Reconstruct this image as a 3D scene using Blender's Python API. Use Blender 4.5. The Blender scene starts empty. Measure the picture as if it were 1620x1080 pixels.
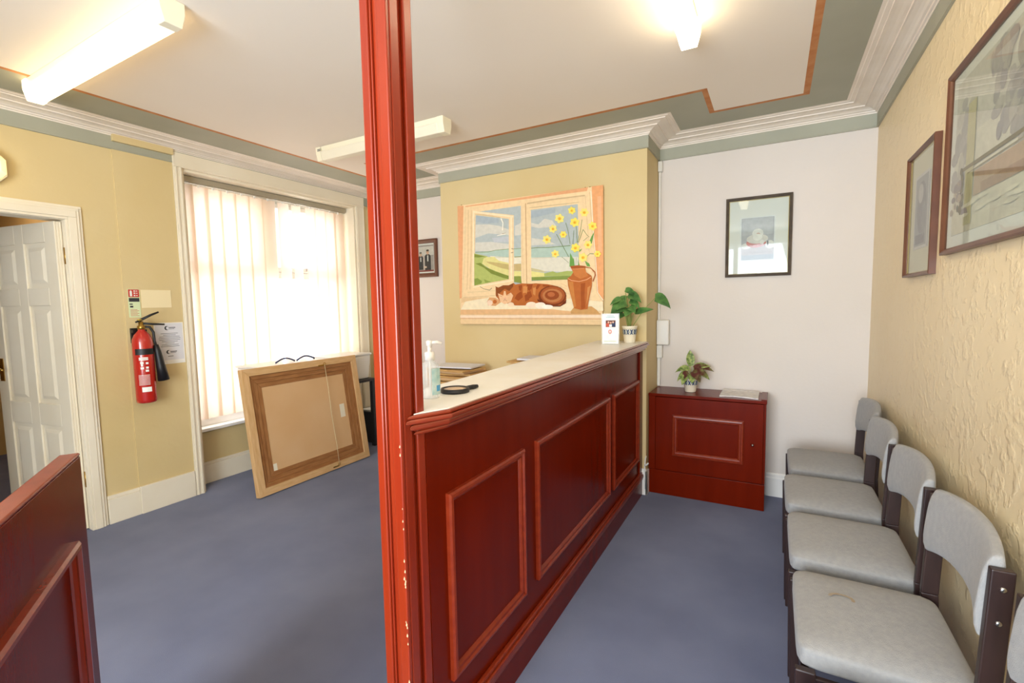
import bpy, bmesh, math, random
from mathutils import Vector, Matrix
random.seed(7)
SC = bpy.context.scene
COL = SC.collection
PI = math.pi

# ---------------------------------------------------------------- camera
YAW, PITCH, ROLL = .5055, -.0795, -.0182
cam_d = bpy.data.cameras.new('camera'); cam = bpy.data.objects.new('camera', cam_d); COL.objects.link(cam)
cam_d.sensor_width = 36; cam_d.lens = 36*749.5/1620; cam_d.clip_start = .02
fw = Vector((-math.sin(YAW)*math.cos(PITCH), math.cos(YAW)*math.cos(PITCH), math.sin(PITCH)))
rt = Vector((math.cos(YAW), math.sin(YAW), 0)); up = rt.cross(fw)
r2 = rt*math.cos(ROLL)+up*math.sin(ROLL); u2 = -rt*math.sin(ROLL)+up*math.cos(ROLL)
m = Matrix((r2, u2, -fw)).transposed().to_4x4(); m.translation = Vector((0, 0, 1.3875))
cam.matrix_world = m
SC.camera = cam

# ---------------------------------------------------------------- world, daylight, exposure
w = bpy.data.worlds.new('daylight'); SC.world = w; w.use_nodes = True
bg = w.node_tree.nodes['Background']; bg.inputs[0].default_value = (.93, .97, 1, 1); bg.inputs[1].default_value = 2.5
SC.view_settings.view_transform = 'Standard'; SC.view_settings.look = 'None'
SC.view_settings.gamma = 1; SC.view_settings.use_curve_mapping = False
SC.view_settings.exposure = 0.58

def area(name, loc, direction, sx, sy, power, color):
    d = bpy.data.lights.new(name, 'AREA'); d.shape = 'RECTANGLE'; d.size = sx; d.size_y = sy; d.energy = power; d.color = color
    o = bpy.data.objects.new(name, d); COL.objects.link(o); o.location = loc
    o.rotation_euler = Vector(direction).to_track_quat('-Z', 'Z').to_euler(); return o
# added fill light behind the camera, tilted up; daylight through the left-wall window
area('fill_behind_camera', (-.62, -1.96, 1.45), (.16, 1, .45), 1.9, 1.9, 136, (.78, .89, 1))
area('daylight_side_window', (-4.16, 2.73, 1.45), (1, 0, -.05), 1.5, 1.85, 12, (.9, .96, 1))

# ---------------------------------------------------------------- room dimensions (metres)
XR, XL, YF, YC = .538, -3.771, 3.735, 3.364
XCR, XCL = -.781, -2.54
H = 2.565
ZG0, ZG1 = 2.429, 2.515
YB = -2.0
XF = -.818          # face of the counter and of the post
ZT = 1.106          # counter top

# ---------------------------------------------------------------- colour helpers and materials
def lin(c):
    if isinstance(c, str): c = tuple(int(c[i:i+2], 16) for i in (0, 2, 4))
    return tuple(((v/255)/12.92 if v/255 <= .04045 else ((v/255+.055)/1.055)**2.4) for v in c)+(1,)
def M(name, col, rough=.6, var=None, vscale=8, bump=0, bscale=60, stretch=(1, 1, 1), metal=0, coat=0, spec=.5, detail=3, bdist=.003, btype='noise', trans=0, alpha=1, emit=None, estr=0, ramp=(.35, .65), sheen=0):
    mt = bpy.data.materials.new(name); mt.use_nodes = True; N = mt.node_tree.nodes; Lk = mt.node_tree.links
    b = N['Principled BSDF']; b.inputs['Base Color'].default_value = lin(col); b.inputs['Roughness'].default_value = rough
    b.inputs['Metallic'].default_value = metal; b.inputs['Coat Weight'].default_value = coat; b.inputs['Coat Roughness'].default_value = .12
    b.inputs['Specular IOR Level'].default_value = spec
    b.inputs['Transmission Weight'].default_value = trans; b.inputs['Alpha'].default_value = alpha
    b.inputs['Sheen Weight'].default_value = sheen
    if emit: b.inputs['Emission Color'].default_value = lin(emit); b.inputs['Emission Strength'].default_value = estr
    tc = N.new('ShaderNodeTexCoord'); mp = N.new('ShaderNodeMapping'); mp.inputs['Scale'].default_value = stretch
    Lk.new(tc.outputs['Object'], mp.inputs['Vector'])
    if var:
        n = N.new('ShaderNodeTexNoise'); n.inputs['Scale'].default_value = vscale; n.inputs['Detail'].default_value = detail
        Lk.new(mp.outputs[0], n.inputs['Vector'])
        r = N.new('ShaderNodeValToRGB'); r.color_ramp.elements[0].color = lin(col); r.color_ramp.elements[1].color = lin(var)
        r.color_ramp.elements[0].position, r.color_ramp.elements[1].position = ramp
        Lk.new(n.outputs[0], r.inputs[0]); Lk.new(r.outputs[0], b.inputs['Base Color'])
    if bump:
        n2 = N.new('ShaderNodeTexNoise'); n2.inputs['Scale'].default_value = bscale; n2.inputs['Detail'].default_value = 4
        Lk.new(mp.outputs[0], n2.inputs['Vector'])
        bp = N.new('ShaderNodeBump'); bp.inputs['Strength'].default_value = bump; bp.inputs['Distance'].default_value = bdist
        if btype == 'ridge':
            cr = N.new('ShaderNodeValToRGB'); cr.color_ramp.elements[0].position = .5; cr.color_ramp.elements[1].position = .66
            Lk.new(n2.outputs[0], cr.inputs[0]); Lk.new(cr.outputs[0], bp.inputs['Height'])
        else: Lk.new(n2.outputs[0], bp.inputs['Height'])
        Lk.new(bp.outputs[0], b.inputs['Normal'])
    return mt

m_yellow = M('yellow_wall_paint', 'D9C494', .6, 'D3BB86', 1.2, .35, 28, spec=.3)
m_yellow_tex = M('yellow_embossed_wallpaper', 'F0DDB6', .40, 'EBD6AC', 1.5, .38, 25, stretch=(1, .9, 1), bdist=.006, btype='ridge', spec=.5)
m_white_wall = M('white_wall_paint', 'E0D6CD', .6, 'DBD1C6', 1.0, .3, 45, spec=.3)
m_sage = M('sage_band_paint', 'A9A896', .6, 'A3A290', 3, .1, 40, spec=.3)
m_ceil = M('ceiling_paint', 'F0E5D7', .8, 'ECE0D1', .8, .05, 30, spec=.2)
m_orange = M('orange_painted_line', 'B97645', .7, 'C68A5A', 14, spec=.2)
m_plaster = M('white_plaster_cornice', 'ECE1D4', .6, 'E6DACB', 6, spec=.3)
m_cream = M('cream_gloss_woodwork', 'EFE5D0', .35, 'EADEC6', 3, spec=.4)
m_white_gl = M('white_gloss_woodwork', 'F2EEE8', .3, spec=.4)
m_upvc = M('white_upvc', 'F4F4F2', .3)
m_carpet = M('blue_grey_carpet', '6A708B', 1.0, '787E99', 2.2, .5, 500, detail=6, spec=.05, sheen=.15)
m_mahog = M('mahogany_stained_wood', '641400', .24, '6C1802', 4, .04, 90, stretch=(4, 4, .5), coat=.0, spec=.14, detail=5)
m_mahog_l = M('mahogany_moulding', '7C2610', .28, '883016', 6, .05, 80, stretch=(5, 5, .5), coat=.0, spec=.4, detail=4)
m_lip = M('polished_mahogany_lipping', '7E2A14', .2, '8A3018', 6, stretch=(5, .5, 5), coat=.55, spec=.5)
m_mahog_p = M('mahogany_post_wood', '86260F', .28, '933014', 5, .05, 90, stretch=(6, 6, .35), coat=.1, spec=.4, detail=5)
m_chip = M('chipped_pale_wood', 'E0B48C', .8)
m_lam = M('cream_laminate', 'F5F2EC', .4, 'F0EBE0', 5, spec=.35)
m_grey_fab = M('grey_woven_upholstery', '9A9998', .95, 'A3A19F', 60, .5, 420, detail=6, spec=.1, sheen=.2)
m_brown_wd = M('dark_brown_chair_wood', '2C1C1A', .4, '35221F', 12, stretch=(3, 3, .4))
m_steel = M('brushed_steel', 'C8C8C8', .25, metal=1)
m_brass = M('brass', 'B08D45', .35, metal=1)
m_black = M('black_plastic', '17171A', .45)
m_blackwd = M('black_ash_desk', '242124', .5, '2C282A', 20, stretch=(1, 6, 6))
m_pine = M('pale_pine', 'DBB382', .6, 'CFA36C', 9, .1, 120, stretch=(6, 1, 6))
m_pine_x = M('pale_pine_rail', 'DBB382', .6, 'CFA36C', 9, .1, 120, stretch=(1, 6, 6))
m_oak = M('brown_stained_frame_wood', 'A87444', .55, '946034', 10, .1, 120, stretch=(1, 6, 6))
m_oak_y = M('brown_stained_frame_wood_upright', 'A87444', .55, '946034', 10, .1, 120, stretch=(6, 1, 6))
m_mdf = M('hardboard_backing', 'D6AB7A', .7, 'DAB284', 3)
m_string = M('string', 'D9CBA0', .8)
m_tape = M('pale_label_tape', 'EDE3CC', .6)
m_red = M('red_enamel', 'B8231B', .22, coat=.5)
m_white = M('white_paper', 'F4F1EA', .7)
m_paper_g = M('pale_grey_paper', 'DEDDE2', .7)
m_cardyel = M('buff_folder_card', 'CDA66A', .8, 'BF945A', 20)
m_cardtan = M('tan_folder_card', 'D8B487', .8)
m_ink = M('grey_print_ink', '77777C', .8)
m_inkd = M('dark_print_ink', '2E2F33', .8)
m_glow = M('photoluminescent_green', 'D9E6B8', .6)
m_signred = M('sign_red', 'C2402F', .6)
m_pot = M('cream_glazed_pot', 'EFE4CB', .3, coat=.3)
m_potblue = M('dark_blue_glaze', '2B4A6E', .35)
m_potgrn = M('green_blue_glaze', '6FA3A8', .35)
m_soil = M('dark_soil', '2F2219', .95, '45342a', 60, .8, 120)
m_leaf = M('glossy_green_leaf', '35612F', .35, '5E8A45', 22, spec=.5)
m_leaf_l = M('variegated_green_leaf', '4F6A2C', .5, 'A9B36A', 60, spec=.3)
m_leaf_r = M('bronze_red_leaf', '5A2C27', .5, '7C8A4A', 26, spec=.3, ramp=(.45, .75))
m_stem = M('pale_green_stem', '93A055', .6)
m_fitting = M('cream_fitting_enamel', 'EFE6CC', .4)
m_diff_on = M('lit_diffuser_bright', 'FFF6DC', .5, emit='FFEAC2', estr=6.5)
m_diff_dim = M('lit_diffuser_dim', 'FFF3D4', .5, emit='FFE2AC', estr=2.9)  # weaker emission, turned down to keep the left side darker
m_diff_off = M('unlit_diffuser', 'E9E0C9', .4)
m_headrail = M('grey_blind_headrail', 'A9A08C', .4, metal=.3)
m_conduit = M('white_plastic_conduit', 'E4E0D8', .45)
m_frame_br = M('reddish_brown_picture_frame', '5A321F', .4, '673C26', 10, coat=.1)
m_frame_bk = M('dark_grey_brown_picture_frame', '4A4038', .4, '5A4E42', 20)
m_mat_w = M('white_picture_mount', 'F0F0EC', .8)
m_mat_c = M('cream_picture_mount', 'E4DFC9', .8)
m_gold = M('pale_gilt_slip', 'D9C68E', .4, metal=.4)
m_clear = M('clear_acrylic', 'F6FAF8', .1, trans=.0, alpha=.28)
m_tub = M('milky_plastic_tub', 'F3F1EC', .35, trans=.3)
m_bluetrim = M('dark_blue_plastic', '22305E', .4)
m_hallwall = M('hall_yellow_paint', 'D9B878', .7)
m_hallred = M('hall_red_brown_wood', '8A3A20', .5)
m_wire_w = M('white_cable', 'E8E6E0', .5)

def mat_glass(name, refl=.5, tint='FFFFFF', rough=.02):
    mt = bpy.data.materials.new(name); mt.use_nodes = True; N = mt.node_tree.nodes; L = mt.node_tree.links
    N.remove(N['Principled BSDF']); out = N['Material Output']
    t = N.new('ShaderNodeBsdfTransparent'); t.inputs[0].default_value = lin(tint); g = N.new('ShaderNodeBsdfGlossy'); g.inputs['Roughness'].default_value = rough
    fr = N.new('ShaderNodeFresnel'); fr.inputs['IOR'].default_value = 1.45; mx = N.new('ShaderNodeMixShader')
    mu = N.new('ShaderNodeMath'); mu.operation = 'MULTIPLY'; mu.inputs[1].default_value = refl; ge = N.new('ShaderNodeNewGeometry'); fb = N.new('ShaderNodeMath'); fb.operation = 'SUBTRACT'; fb.inputs[0].default_value = 1; L.new(ge.outputs['Backfacing'], fb.inputs[1])
    fm = N.new('ShaderNodeMath'); fm.operation = 'MULTIPLY'; L.new(fr.outputs[0], fm.inputs[0]); L.new(fb.outputs[0], fm.inputs[1]); L.new(fm.outputs[0], mu.inputs[0])
    L.new(mu.outputs[0], mx.inputs[0]); L.new(t.outputs[0], mx.inputs[1]); L.new(g.outputs[0], mx.inputs[2]); L.new(mx.outputs[0], out.inputs[0]); return mt
m_glass = mat_glass('window_glass', .6)
m_picglass = mat_glass('picture_glass', 1.0, 'F4F6F4')
def mat_vane():
    mt = bpy.data.materials.new('cream_blind_fabric'); mt.use_nodes = True; N = mt.node_tree.nodes; L = mt.node_tree.links
    N.remove(N['Principled BSDF']); out = N['Material Output']
    d = N.new('ShaderNodeBsdfDiffuse'); d.inputs[0].default_value = lin('E9D3C0'); t = N.new('ShaderNodeBsdfTranslucent'); t.inputs[0].default_value = lin('F0DCC8')
    mx = N.new('ShaderNodeMixShader'); mx.inputs[0].default_value = .5; L.new(d.outputs[0], mx.inputs[1]); L.new(t.outputs[0], mx.inputs[2])
    tr = N.new('ShaderNodeBsdfTransparent'); m2 = N.new('ShaderNodeMixShader'); m2.inputs[0].default_value = .02
    L.new(mx.outputs[0], m2.inputs[1]); L.new(tr.outputs[0], m2.inputs[2]); L.new(m2.outputs[0], out.inputs[0]); return mt
m_vane = mat_vane()
def mat_paint(name, rough=.6, var=.12):
    """painted artwork: pigment stored per face, broken up by brush noise"""
    mt = bpy.data.materials.new(name); mt.use_nodes = True; N = mt.node_tree.nodes; L = mt.node_tree.links
    b = N['Principled BSDF']; b.inputs['Roughness'].default_value = rough; b.inputs['Specular IOR Level'].default_value = .2
    a = N.new('ShaderNodeAttribute'); a.attribute_name = 'pigment'
    tc = N.new('ShaderNodeTexCoord'); n = N.new('ShaderNodeTexNoise'); n.inputs['Scale'].default_value = 32; n.inputs['Detail'].default_value = 5
    L.new(tc.outputs['Object'], n.inputs['Vector'])
    mr = N.new('ShaderNodeMapRange'); mr.inputs['To Min'].default_value = 1-var; mr.inputs['To Max'].default_value = 1+var; mr.inputs['From Min'].default_value = .25; mr.inputs['From Max'].default_value = .75
    L.new(n.outputs[0], mr.inputs[0]); mx = N.new('ShaderNodeVectorMath'); mx.operation = 'SCALE'
    L.new(a.outputs['Color'], mx.inputs[0]); L.new(mr.outputs[0], mx.inputs['Scale']); L.new(mx.outputs[0], b.inputs['Base Color']); return mt
m_paint = mat_paint('painted_pigment', .6, .07)
m_print = mat_paint('printed_picture', .5, .10)

# ---------------------------------------------------------------- mesh builder
class MB:
    def __init__(s): s.v = []; s.f = []; s.mi = []; s.sm = []; s.cur = 0; s.cols = None
    def add(s, vs, fs, smooth=False, mi=None):
        o = len(s.v); s.v += [tuple(p) for p in vs]
        for f in fs: s.f.append(tuple(i+o for i in f)); s.mi.append(s.cur if mi is None else mi); s.sm.append(smooth)
        return s
    def box(s, x0, x1, y0, y1, z0, z1, mi=None):
        vs = [(x, y, z) for z in (z0, z1) for y in (y0, y1) for x in (x0, x1)]
        return s.add(vs, [(0, 2, 3, 1), (4, 5, 7, 6), (0, 1, 5, 4), (2, 6, 7, 3), (0, 4, 6, 2), (1, 3, 7, 5)], mi=mi)
    def hexa(s, P, mi=None):    # 8 points, bottom loop then top loop
        return s.add(P, [(3, 2, 1, 0), (4, 5, 6, 7), (0, 1, 5, 4), (1, 2, 6, 5), (2, 3, 7, 6), (3, 0, 4, 7)], mi=mi)
    def prism(s, pts, z0, z1, mi=None):
        n = len(pts); vs = [(x, y, z0) for x, y in pts]+[(x, y, z1) for x, y in pts]
        return s.add(vs, [tuple(range(n-1, -1, -1)), tuple(range(n, 2*n))]+[(i, (i+1) % n, (i+1) % n+n, i+n) for i in range(n)], mi=mi)
    def lathe(s, prof, cx=0, cy=0, cz=0, n=24, smooth=True, mi=None, sx=1, sy=1):
        vs = []; fs = []
        for r, z in prof:
            for k in range(n): vs.append((cx+r*sx*math.cos(2*PI*k/n), cy+r*sy*math.sin(2*PI*k/n), cz+z))
        for i in range(len(prof)-1):
            for k in range(n): a = i*n+k; b = i*n+(k+1) % n; fs.append((a, b, b+n, a+n))
        fs.append(tuple(range(n-1, -1, -1))); fs.append(tuple(range((len(prof)-1)*n, len(prof)*n)))
        return s.add(vs, fs, smooth, mi)
    def tube(s, pts, r, n=8, smooth=True, mi=None, closed=False):
        pts = [Vector(p) for p in pts]; R = r if isinstance(r, (list, tuple)) else [r]*len(pts); vs = []; fs = []; ref = None
        m_ = len(pts)
        for i, p in enumerate(pts):
            if closed: t = pts[(i+1) % m_]-pts[i-1]
            else: t = pts[min(i+1, m_-1)]-pts[max(i-1, 0)]
            t.normalize()
            if ref is None: ref = Vector((0, 0, 1)) if abs(t.z) < .9 else Vector((1, 0, 0))
            a = t.cross(ref).normalized(); ref = a.cross(t); b = ref
            for k in range(n):
                an = 2*PI*k/n; vs.append(p+(a*math.cos(an)+b*math.sin(an))*R[i])
        for i in range(m_ if closed else m_-1):
            j = (i+1) % m_
            for k in range(n): fs.append((i*n+k, i*n+(k+1) % n, j*n+(k+1) % n, j*n+k))
        if not closed: fs.append(tuple(range(n-1, -1, -1))); fs.append(tuple(range((m_-1)*n, m_*n)))
        return s.add(vs, fs, smooth, mi)
    def build(s, name, mats, parent=None, loc=(0, 0, 0), bevel=0, seg=2, smooth_all=False):
        me = bpy.data.meshes.new(name); me.from_pydata(s.v, [], s.f)
        if not isinstance(mats, (list, tuple)): mats = [mats]
        for mt in mats: me.materials.append(mt)
        for i, p in enumerate(me.polygons): p.material_index = s.mi[i]; p.use_smooth = s.sm[i] or smooth_all
        if s.cols:
            at = me.color_attributes.new('pigment', 'FLOAT_COLOR', 'CORNER')
            for p in me.polygons:
                for li in p.loop_indices: at.data[li].color = s.cols[p.index]
        if not s.cols:
            bm = bmesh.new(); bm.from_mesh(me); bmesh.ops.recalc_face_normals(bm, faces=bm.faces); bm.to_mesh(me); bm.free()
        me.update()
        o = bpy.data.objects.new(name, me); COL.objects.link(o); o.location = loc
        if parent: o.parent = parent
        if bevel:
            md = o.modifiers.new('bevel', 'BEVEL'); md.width = bevel; md.segments = seg; md.limit_method = 'ANGLE'; md.angle_limit = .6
            md.harden_normals = False
        return o

def tag(o, label, cat, group=None):
    o['label'] = label; o['category'] = cat
    if group: o['group'] = group
    return o
def thing(name, label, cat, loc=(0, 0, 0), rot=(0, 0, 0), group=None):
    o = bpy.data.objects.new(name, None); o.empty_display_size = .1; COL.objects.link(o); o.location = loc; o.rotation_euler = rot
    return tag(o, label, cat, group)
def struct(o): o['kind'] = 'structure'; return o
def kids(o): return [c for c in bpy.data.objects if c.parent == o]
def copy_tree(o, parent=None):
    c = o.copy(); COL.objects.link(c); c.parent = parent
    for ch in kids(o): copy_tree(ch, c)
    return c

def artwork(shapes, wdt, hgt, base, name, mat, parent, loc, rot=(0, 0, 0), thick=.004, lift=.00006):
    """flat picture in its own plane (x right, y up, z out of the face); painted shapes lie on it as skins of pigment"""
    b = MB(); b.cols = []
    b.box(0, wdt, 0, hgt, -thick, 0); b.cols += [lin(base)]*6
    z = .0002
    for col, pts in shapes:
        z += lift
        P = [(pts[i], pts[i+1], z) for i in range(0, len(pts), 2)]
        ar = sum(P[i][0]*P[(i+1) % len(P)][1]-P[(i+1) % len(P)][0]*P[i][1] for i in range(len(P)))
        if ar < 0: P = P[::-1]
        b.add(P, [tuple(range(len(P)))]); b.cols.append(lin(col))
    o = b.build(name, mat, parent, loc); o.rotation_euler = rot; return o
def rect(c, x0, y0, x1, y1): return (c, [x0, y0, x1, y0, x1, y1, x0, y1])
def oval(c, x, y, rx, ry, n=14): return (c, [q for k in range(n) for q in (x+rx*math.cos(2*PI*k/n), y+ry*math.sin(2*PI*k/n))])

# frame ring: sweeps a profile round a rectangle (profile: list of (inset, depth)); returns MB, in x right / y up / z out
def ring(w_, h_, prof, b=None, mi=None):
    b = b or MB(); n = len(prof)
    vs = []
    for ins, d in prof:
        vs += [(ins, ins, d), (w_-ins, ins, d), (w_-ins, h_-ins, d), (ins, h_-ins, d)]
    fs = []
    for i in range(n):
        j = (i+1) % n
        for k in range(4): fs.append((i*4+k, i*4+(k+1) % 4, j*4+(k+1) % 4, j*4+k))
    return b.add(vs, fs, mi=mi)


# ================================================================ THE ROOM
struct(MB().box(-3.96, XR+.12, YB-.12, YF+.12, -.1, 0).build('floor', m_carpet))
b = MB(); b.box(XL-.35, XR+.12, YB-.12, YF+.12, H+.0005, H+.12)
xs = sorted([XL-.34, -3.30, -3.27, -3.0, -2.97, -.385, -.355, .12, .152, XR+.1]); ys = sorted([YB-.1, -1.6, -1.57, 2.938, 2.968, 3.305, 3.335, YF+.1])
def inreg(x, y, e): return (-3.30+e < x < .152-e) and (-1.6+e < y < 3.335-e) and not ((-2.97-e < x < -.385+e) and y > 2.968-e)
for i in range(len(xs)-1):
    for j in range(len(ys)-1):
        cx, cy = (xs[i]+xs[i+1])/2, (ys[j]+ys[j+1])/2
        mi = 0 if inreg(cx, cy, .03) else (2 if inreg(cx, cy, 0) else 1)
        b.add([(xs[i], ys[j], H), (xs[i+1], ys[j], H), (xs[i+1], ys[j+1], H), (xs[i], ys[j+1], H)], [(0, 1, 2, 3)], mi=mi)
struct(b.build('ceiling', [m_ceil, m_sage, m_orange]))
struct(MB().box(XR, XR+.12, YB-.12, YF+.12, 0, H).build('wall_right', m_yellow_tex))
struct(MB().box(XL-.33, XR, YF, YF+.12, 0, H).build('wall_far', m_white_wall))
struct(MB().box(XCL, XCR, YC, YF, 0, H).build('wall_chimney', m_yellow))
b = MB()
b.box(XL-.12, XL, YB-.12, .48, 0, H); b.box(XL-.12, XL, .48, 1.262, 1.958, H); b.box(XL-.12, XL, 1.262, 1.60, 0, H)
b.box(XL-.33, XL, 1.60, 1.93, 0, H); b.box(XL-.33, XL, 1.93, 3.535, 2.40, H); b.box(XL-.33, XL, 3.535, YF, 0, H)
b.box(XL-.33, -3.95, 1.93, 3.535, 0, .415)
b.box(XL, XL+.008, 1.515, 1.865, 0, ZG0); b.box(XL, XL+.034, 1.515, 1.865, 2.478, 2.520)            # boxed-in pipe panel beside the window
struct(b.build('wall_left', m_yellow))
# wall behind the camera with an added opening for the fill light
b = MB(); b.box(XL, XR, YB-.12, YB, 0, .45); b.box(XL, XR, YB-.12, YB, 2.42, H)
b.box(XL, -1.6, YB-.12, YB, .45, 2.42); b.box(.35, XR, YB-.12, YB, .45, 2.42)
struct(b.build('wall_back', m_yellow))

def offpath(path, d):
    out = []; n = len(path)
    for i, p in enumerate(path):
        ns = []
        for a, c in ((i-1, i), (i, i+1)):
            if 0 <= a and c < n:
                dx, dy = path[c][0]-path[a][0], path[c][1]-path[a][1]; l = math.hypot(dx, dy); ns.append((-dy/l, dx/l))
        if len(ns) == 1: out.append((p[0]+ns[0][0]*d, p[1]+ns[0][1]*d))
        else: out.append((p[0]+(ns[0][0]+ns[1][0])*d, p[1]+(ns[0][1]+ns[1][1])*d))
    return out
def sweep(path, prof, b=None):
    b = b or MB(); n = len(path); vs = []; k = len(prof)
    for d, z in prof: vs += [(x, y, z) for x, y in offpath(path, d)]
    fs = []
    for i in range(k):
        j = (i+1) % k
        for q in range(n-1): fs.append((i*n+q, i*n+q+1, j*n+q+1, j*n+q))
    fs.append(tuple(i*n for i in range(k))); fs.append(tuple(i*n+n-1 for i in reversed(range(k))))
    return b.add(vs, fs)
ROOM = [(XR, YB), (XR, YF), (XCR, YF), (XCR, YC), (XCL, YC), (XCL, YF), (XL, YF), (XL, YB)]
cor = [(0, 2.512), (.012, 2.512), (.014, 2.519), (.022, 2.521), (.024, 2.528), (.034, 2.530), (.042, 2.536), (.055, 2.541), (.075, 2.544), (.083, 2.5435), (.085, 2.550), (.098, 2.5515),
       (.112, 2.555), (.130, 2.5565), (.146, 2.5555), (.148, 2.5605), (.166, 2.5612), (.170, 2.564), (.185, 2.5645), (.185, H), (0, H)]
struct(sweep(ROOM, cor).build('trim_1', m_plaster))
struct(sweep(ROOM, [(0, ZG0), (.012, ZG0), (.012, ZG0+.006), (.010, ZG0+.01), (.010, ZG1-.002), (0, ZG1-.002)]).build('trim_2', m_sage))
skp = [(0, 0), (.018, 0), (.018, .13), (.012, .14), (.012, .155), (.006, .165), (0, .165)]
struct(sweep([(XR, YF), (-.024, YF)], skp).build('baseboard_far', m_white_gl))
struct(sweep([(XR, YB), (XR, YF-.018)], skp).build('baseboard_right', m_white_gl))
struct(sweep([(XCL, YF), (XL, YF)], skp).build('baseboard_alcove', m_white_gl))
b = MB(); b.box(-.815, XCR+.012, YC-.02, YC, 0, .175); b.box(-.815, XCR+.006, YC-.014, YC, .175, .19)
b.box(XCR, XCR+.012, YC-.02, YC+.05, 0, .175)
struct(b.build('baseboard_chimney', m_white_gl, bevel=.002))
b = MB(); b.box(XL, XL+.018, 1.335, 1.515, 0, .165); b.box(XL, XL+.012, 1.335, 1.515, .165, .187); b.box(XL+.008, XL+.024, 1.515, 1.862, 0, .19)
b.box(XL, XL+.018, 3.66, YF, 0, .165)
struct(b.build('baseboard_left', m_cream, bevel=.003))
b = MB(); b.box(-3.95, -3.932, 1.945, 3.52, 0, .15); b.box(-3.95, -3.94, 1.945, 3.52, .15, .172)
struct(b.build('baseboard_window', m_cream, bevel=.003))

# ---------------------------------------------------------------- door architrave and open door
b = MB()
for (i0, i1, dp) in ((0, .015, .020), (.015, .055, .024), (.055, .070, .020), (.070, .085, .012)):
    b.box(XL, XL+dp, 1.245+i0, 1.245+i1, 0, 1.945+i0); b.box(XL, XL+dp, .497-i1, .497-i0, 0, 1.945+i0)
    b.box(XL, XL+dp, .497-i1, 1.245+i1, 1.945+i0, 1.945+i1)
b.box(XL-.12, XL, 1.245, 1.262, 0, 1.958); b.box(XL-.12, XL, .48, .497, 0, 1.958); b.box(XL-.12, XL, .497, 1.245, 1.942, 1.958)
b.box(XL-.115, XL-.100, .497, .509, 0, 1.942)
struct(b.build('trim_3', m_cream, bevel=.0025))
dr = bpy.data.objects.new('door_1', None); COL.objects.link(dr); struct(dr)
dr.location = (XL-.030, 1.243, .008); dr.rotation_euler = (0, 0, math.radians(180+9.5))
# local: x along the leaf from the hinge, y thickness (0 = camera side), z up
def panel_door(b, Wd, Hd, T):
    st = .105; mid = .09; cols_ = [(st, (Wd-mid)/2), ((Wd+mid)/2, Wd-st)]; rows = [(.20, .66), (.80, 1.42), (1.53, Hd-.12)]
    b.box(0, Wd, .012, T-.012, 0, Hd)
    for y0, y1 in ((0, .012), (T-.012, T)):
        for x0, x1 in ((0, st), (Wd-st, Wd), ((Wd-mid)/2, (Wd+mid)/2)): b.box(x0, x1, y0, y1, 0, Hd)
        for z0, z1 in ((0, .20), (.66, .80), (1.42, 1.53), (Hd-.12, Hd)):
            for c0, c1 in cols_: b.box(c0, c1, y0, y1, z0, z1)
        for c0, c1 in cols_:
            for z0, z1 in rows:
                q = .028; yo, yi = (y0+.001, y1+.0) if y0 == 0 else (y1-.001, y0)
                ya, yb = (yi, y0+.004) if y0 == 0 else (yi, y1-.004)
                vs = [(c0+q, ya, z0+q), (c1-q, ya, z0+q), (c1-q, ya, z1-q), (c0+q, ya, z1-q)]; g = .05
                vs += [(c0+g, yb, z0+g), (c1-g, yb, z0+g), (c1-g, yb, z1-g), (c0+g, yb, z1-g)]
                b.add(vs, [(0, 1, 5, 4), (1, 2, 6, 5), (2, 3, 7, 6), (3, 0, 4, 7), (4, 5, 6, 7)])
b = MB(); panel_door(b, .735, 1.925, .038); b.build('door_leaf', m_cream, dr, bevel=.003)
b = MB()
for sy in (-1, 1):
    y = -.004 if sy < 0 else .042
    b.box(.66, .705, min(y, y-sy*.006), max(y, y-sy*.006), .93, 1.08)
    yy = y+sy*.04; b.tube([(.683, y, 1.02), (.683, yy, 1.02)], .009, 8); b.tube([(.683, yy, 1.02), (.60, yy+sy*.004, 1.015), (.575, yy, 1.01)], [.010, .008, .006], 8)
b.build('door_handle', m_brass, dr)
for z in (.32, 1.72):
    b = MB(); b.tube([(-.006, -.004, z-.05), (-.006, -.004, z+.05)], .007, 10); b.box(-.004, .028, -.002, .0, z-.05, z+.05); b.build('hinge', m_brass, dr)
# the hall seen through the door
struct(MB().box(-6.6, -3.96, -1.3, 1.72, -.1, 0).build('floor_hall', m_carpet))
struct(MB().box(-6.6, XL-.12, -1.3, 2.1, 2.45, 2.55).build('ceiling_hall', m_ceil))
b = MB(); b.box(-6.7, -6.6, -1.3, 2.2, 0, 2.45); b.box(-6.6, XL-.34, 1.62, 1.72, 0, 2.45); b.box(-6.6, XL-.12, -1.4, -1.3, 0, 2.45)
struct(b.build('wall_hall', m_hallwall))
struct(MB().box(-6.6, -4.6, 1.60, 1.62, 0, .16).build('baseboard_hall', m_hallred))
lt = thing('ceiling_light', 'glowing ceiling light seen above the open panelled door', 'light', (-5.3, 1.15, 2.41))
MB().box(-.32, .32, -.10, .10, -.03, 0).build('lamp_shade', M('hall_lit_diffuser', 'FFF2E4', .5, emit='FFE6D0', estr=9), lt, bevel=.01)
MB().box(-.34, .34, -.12, .12, 0, .04).build('light_housing', m_fitting, lt)

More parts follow.
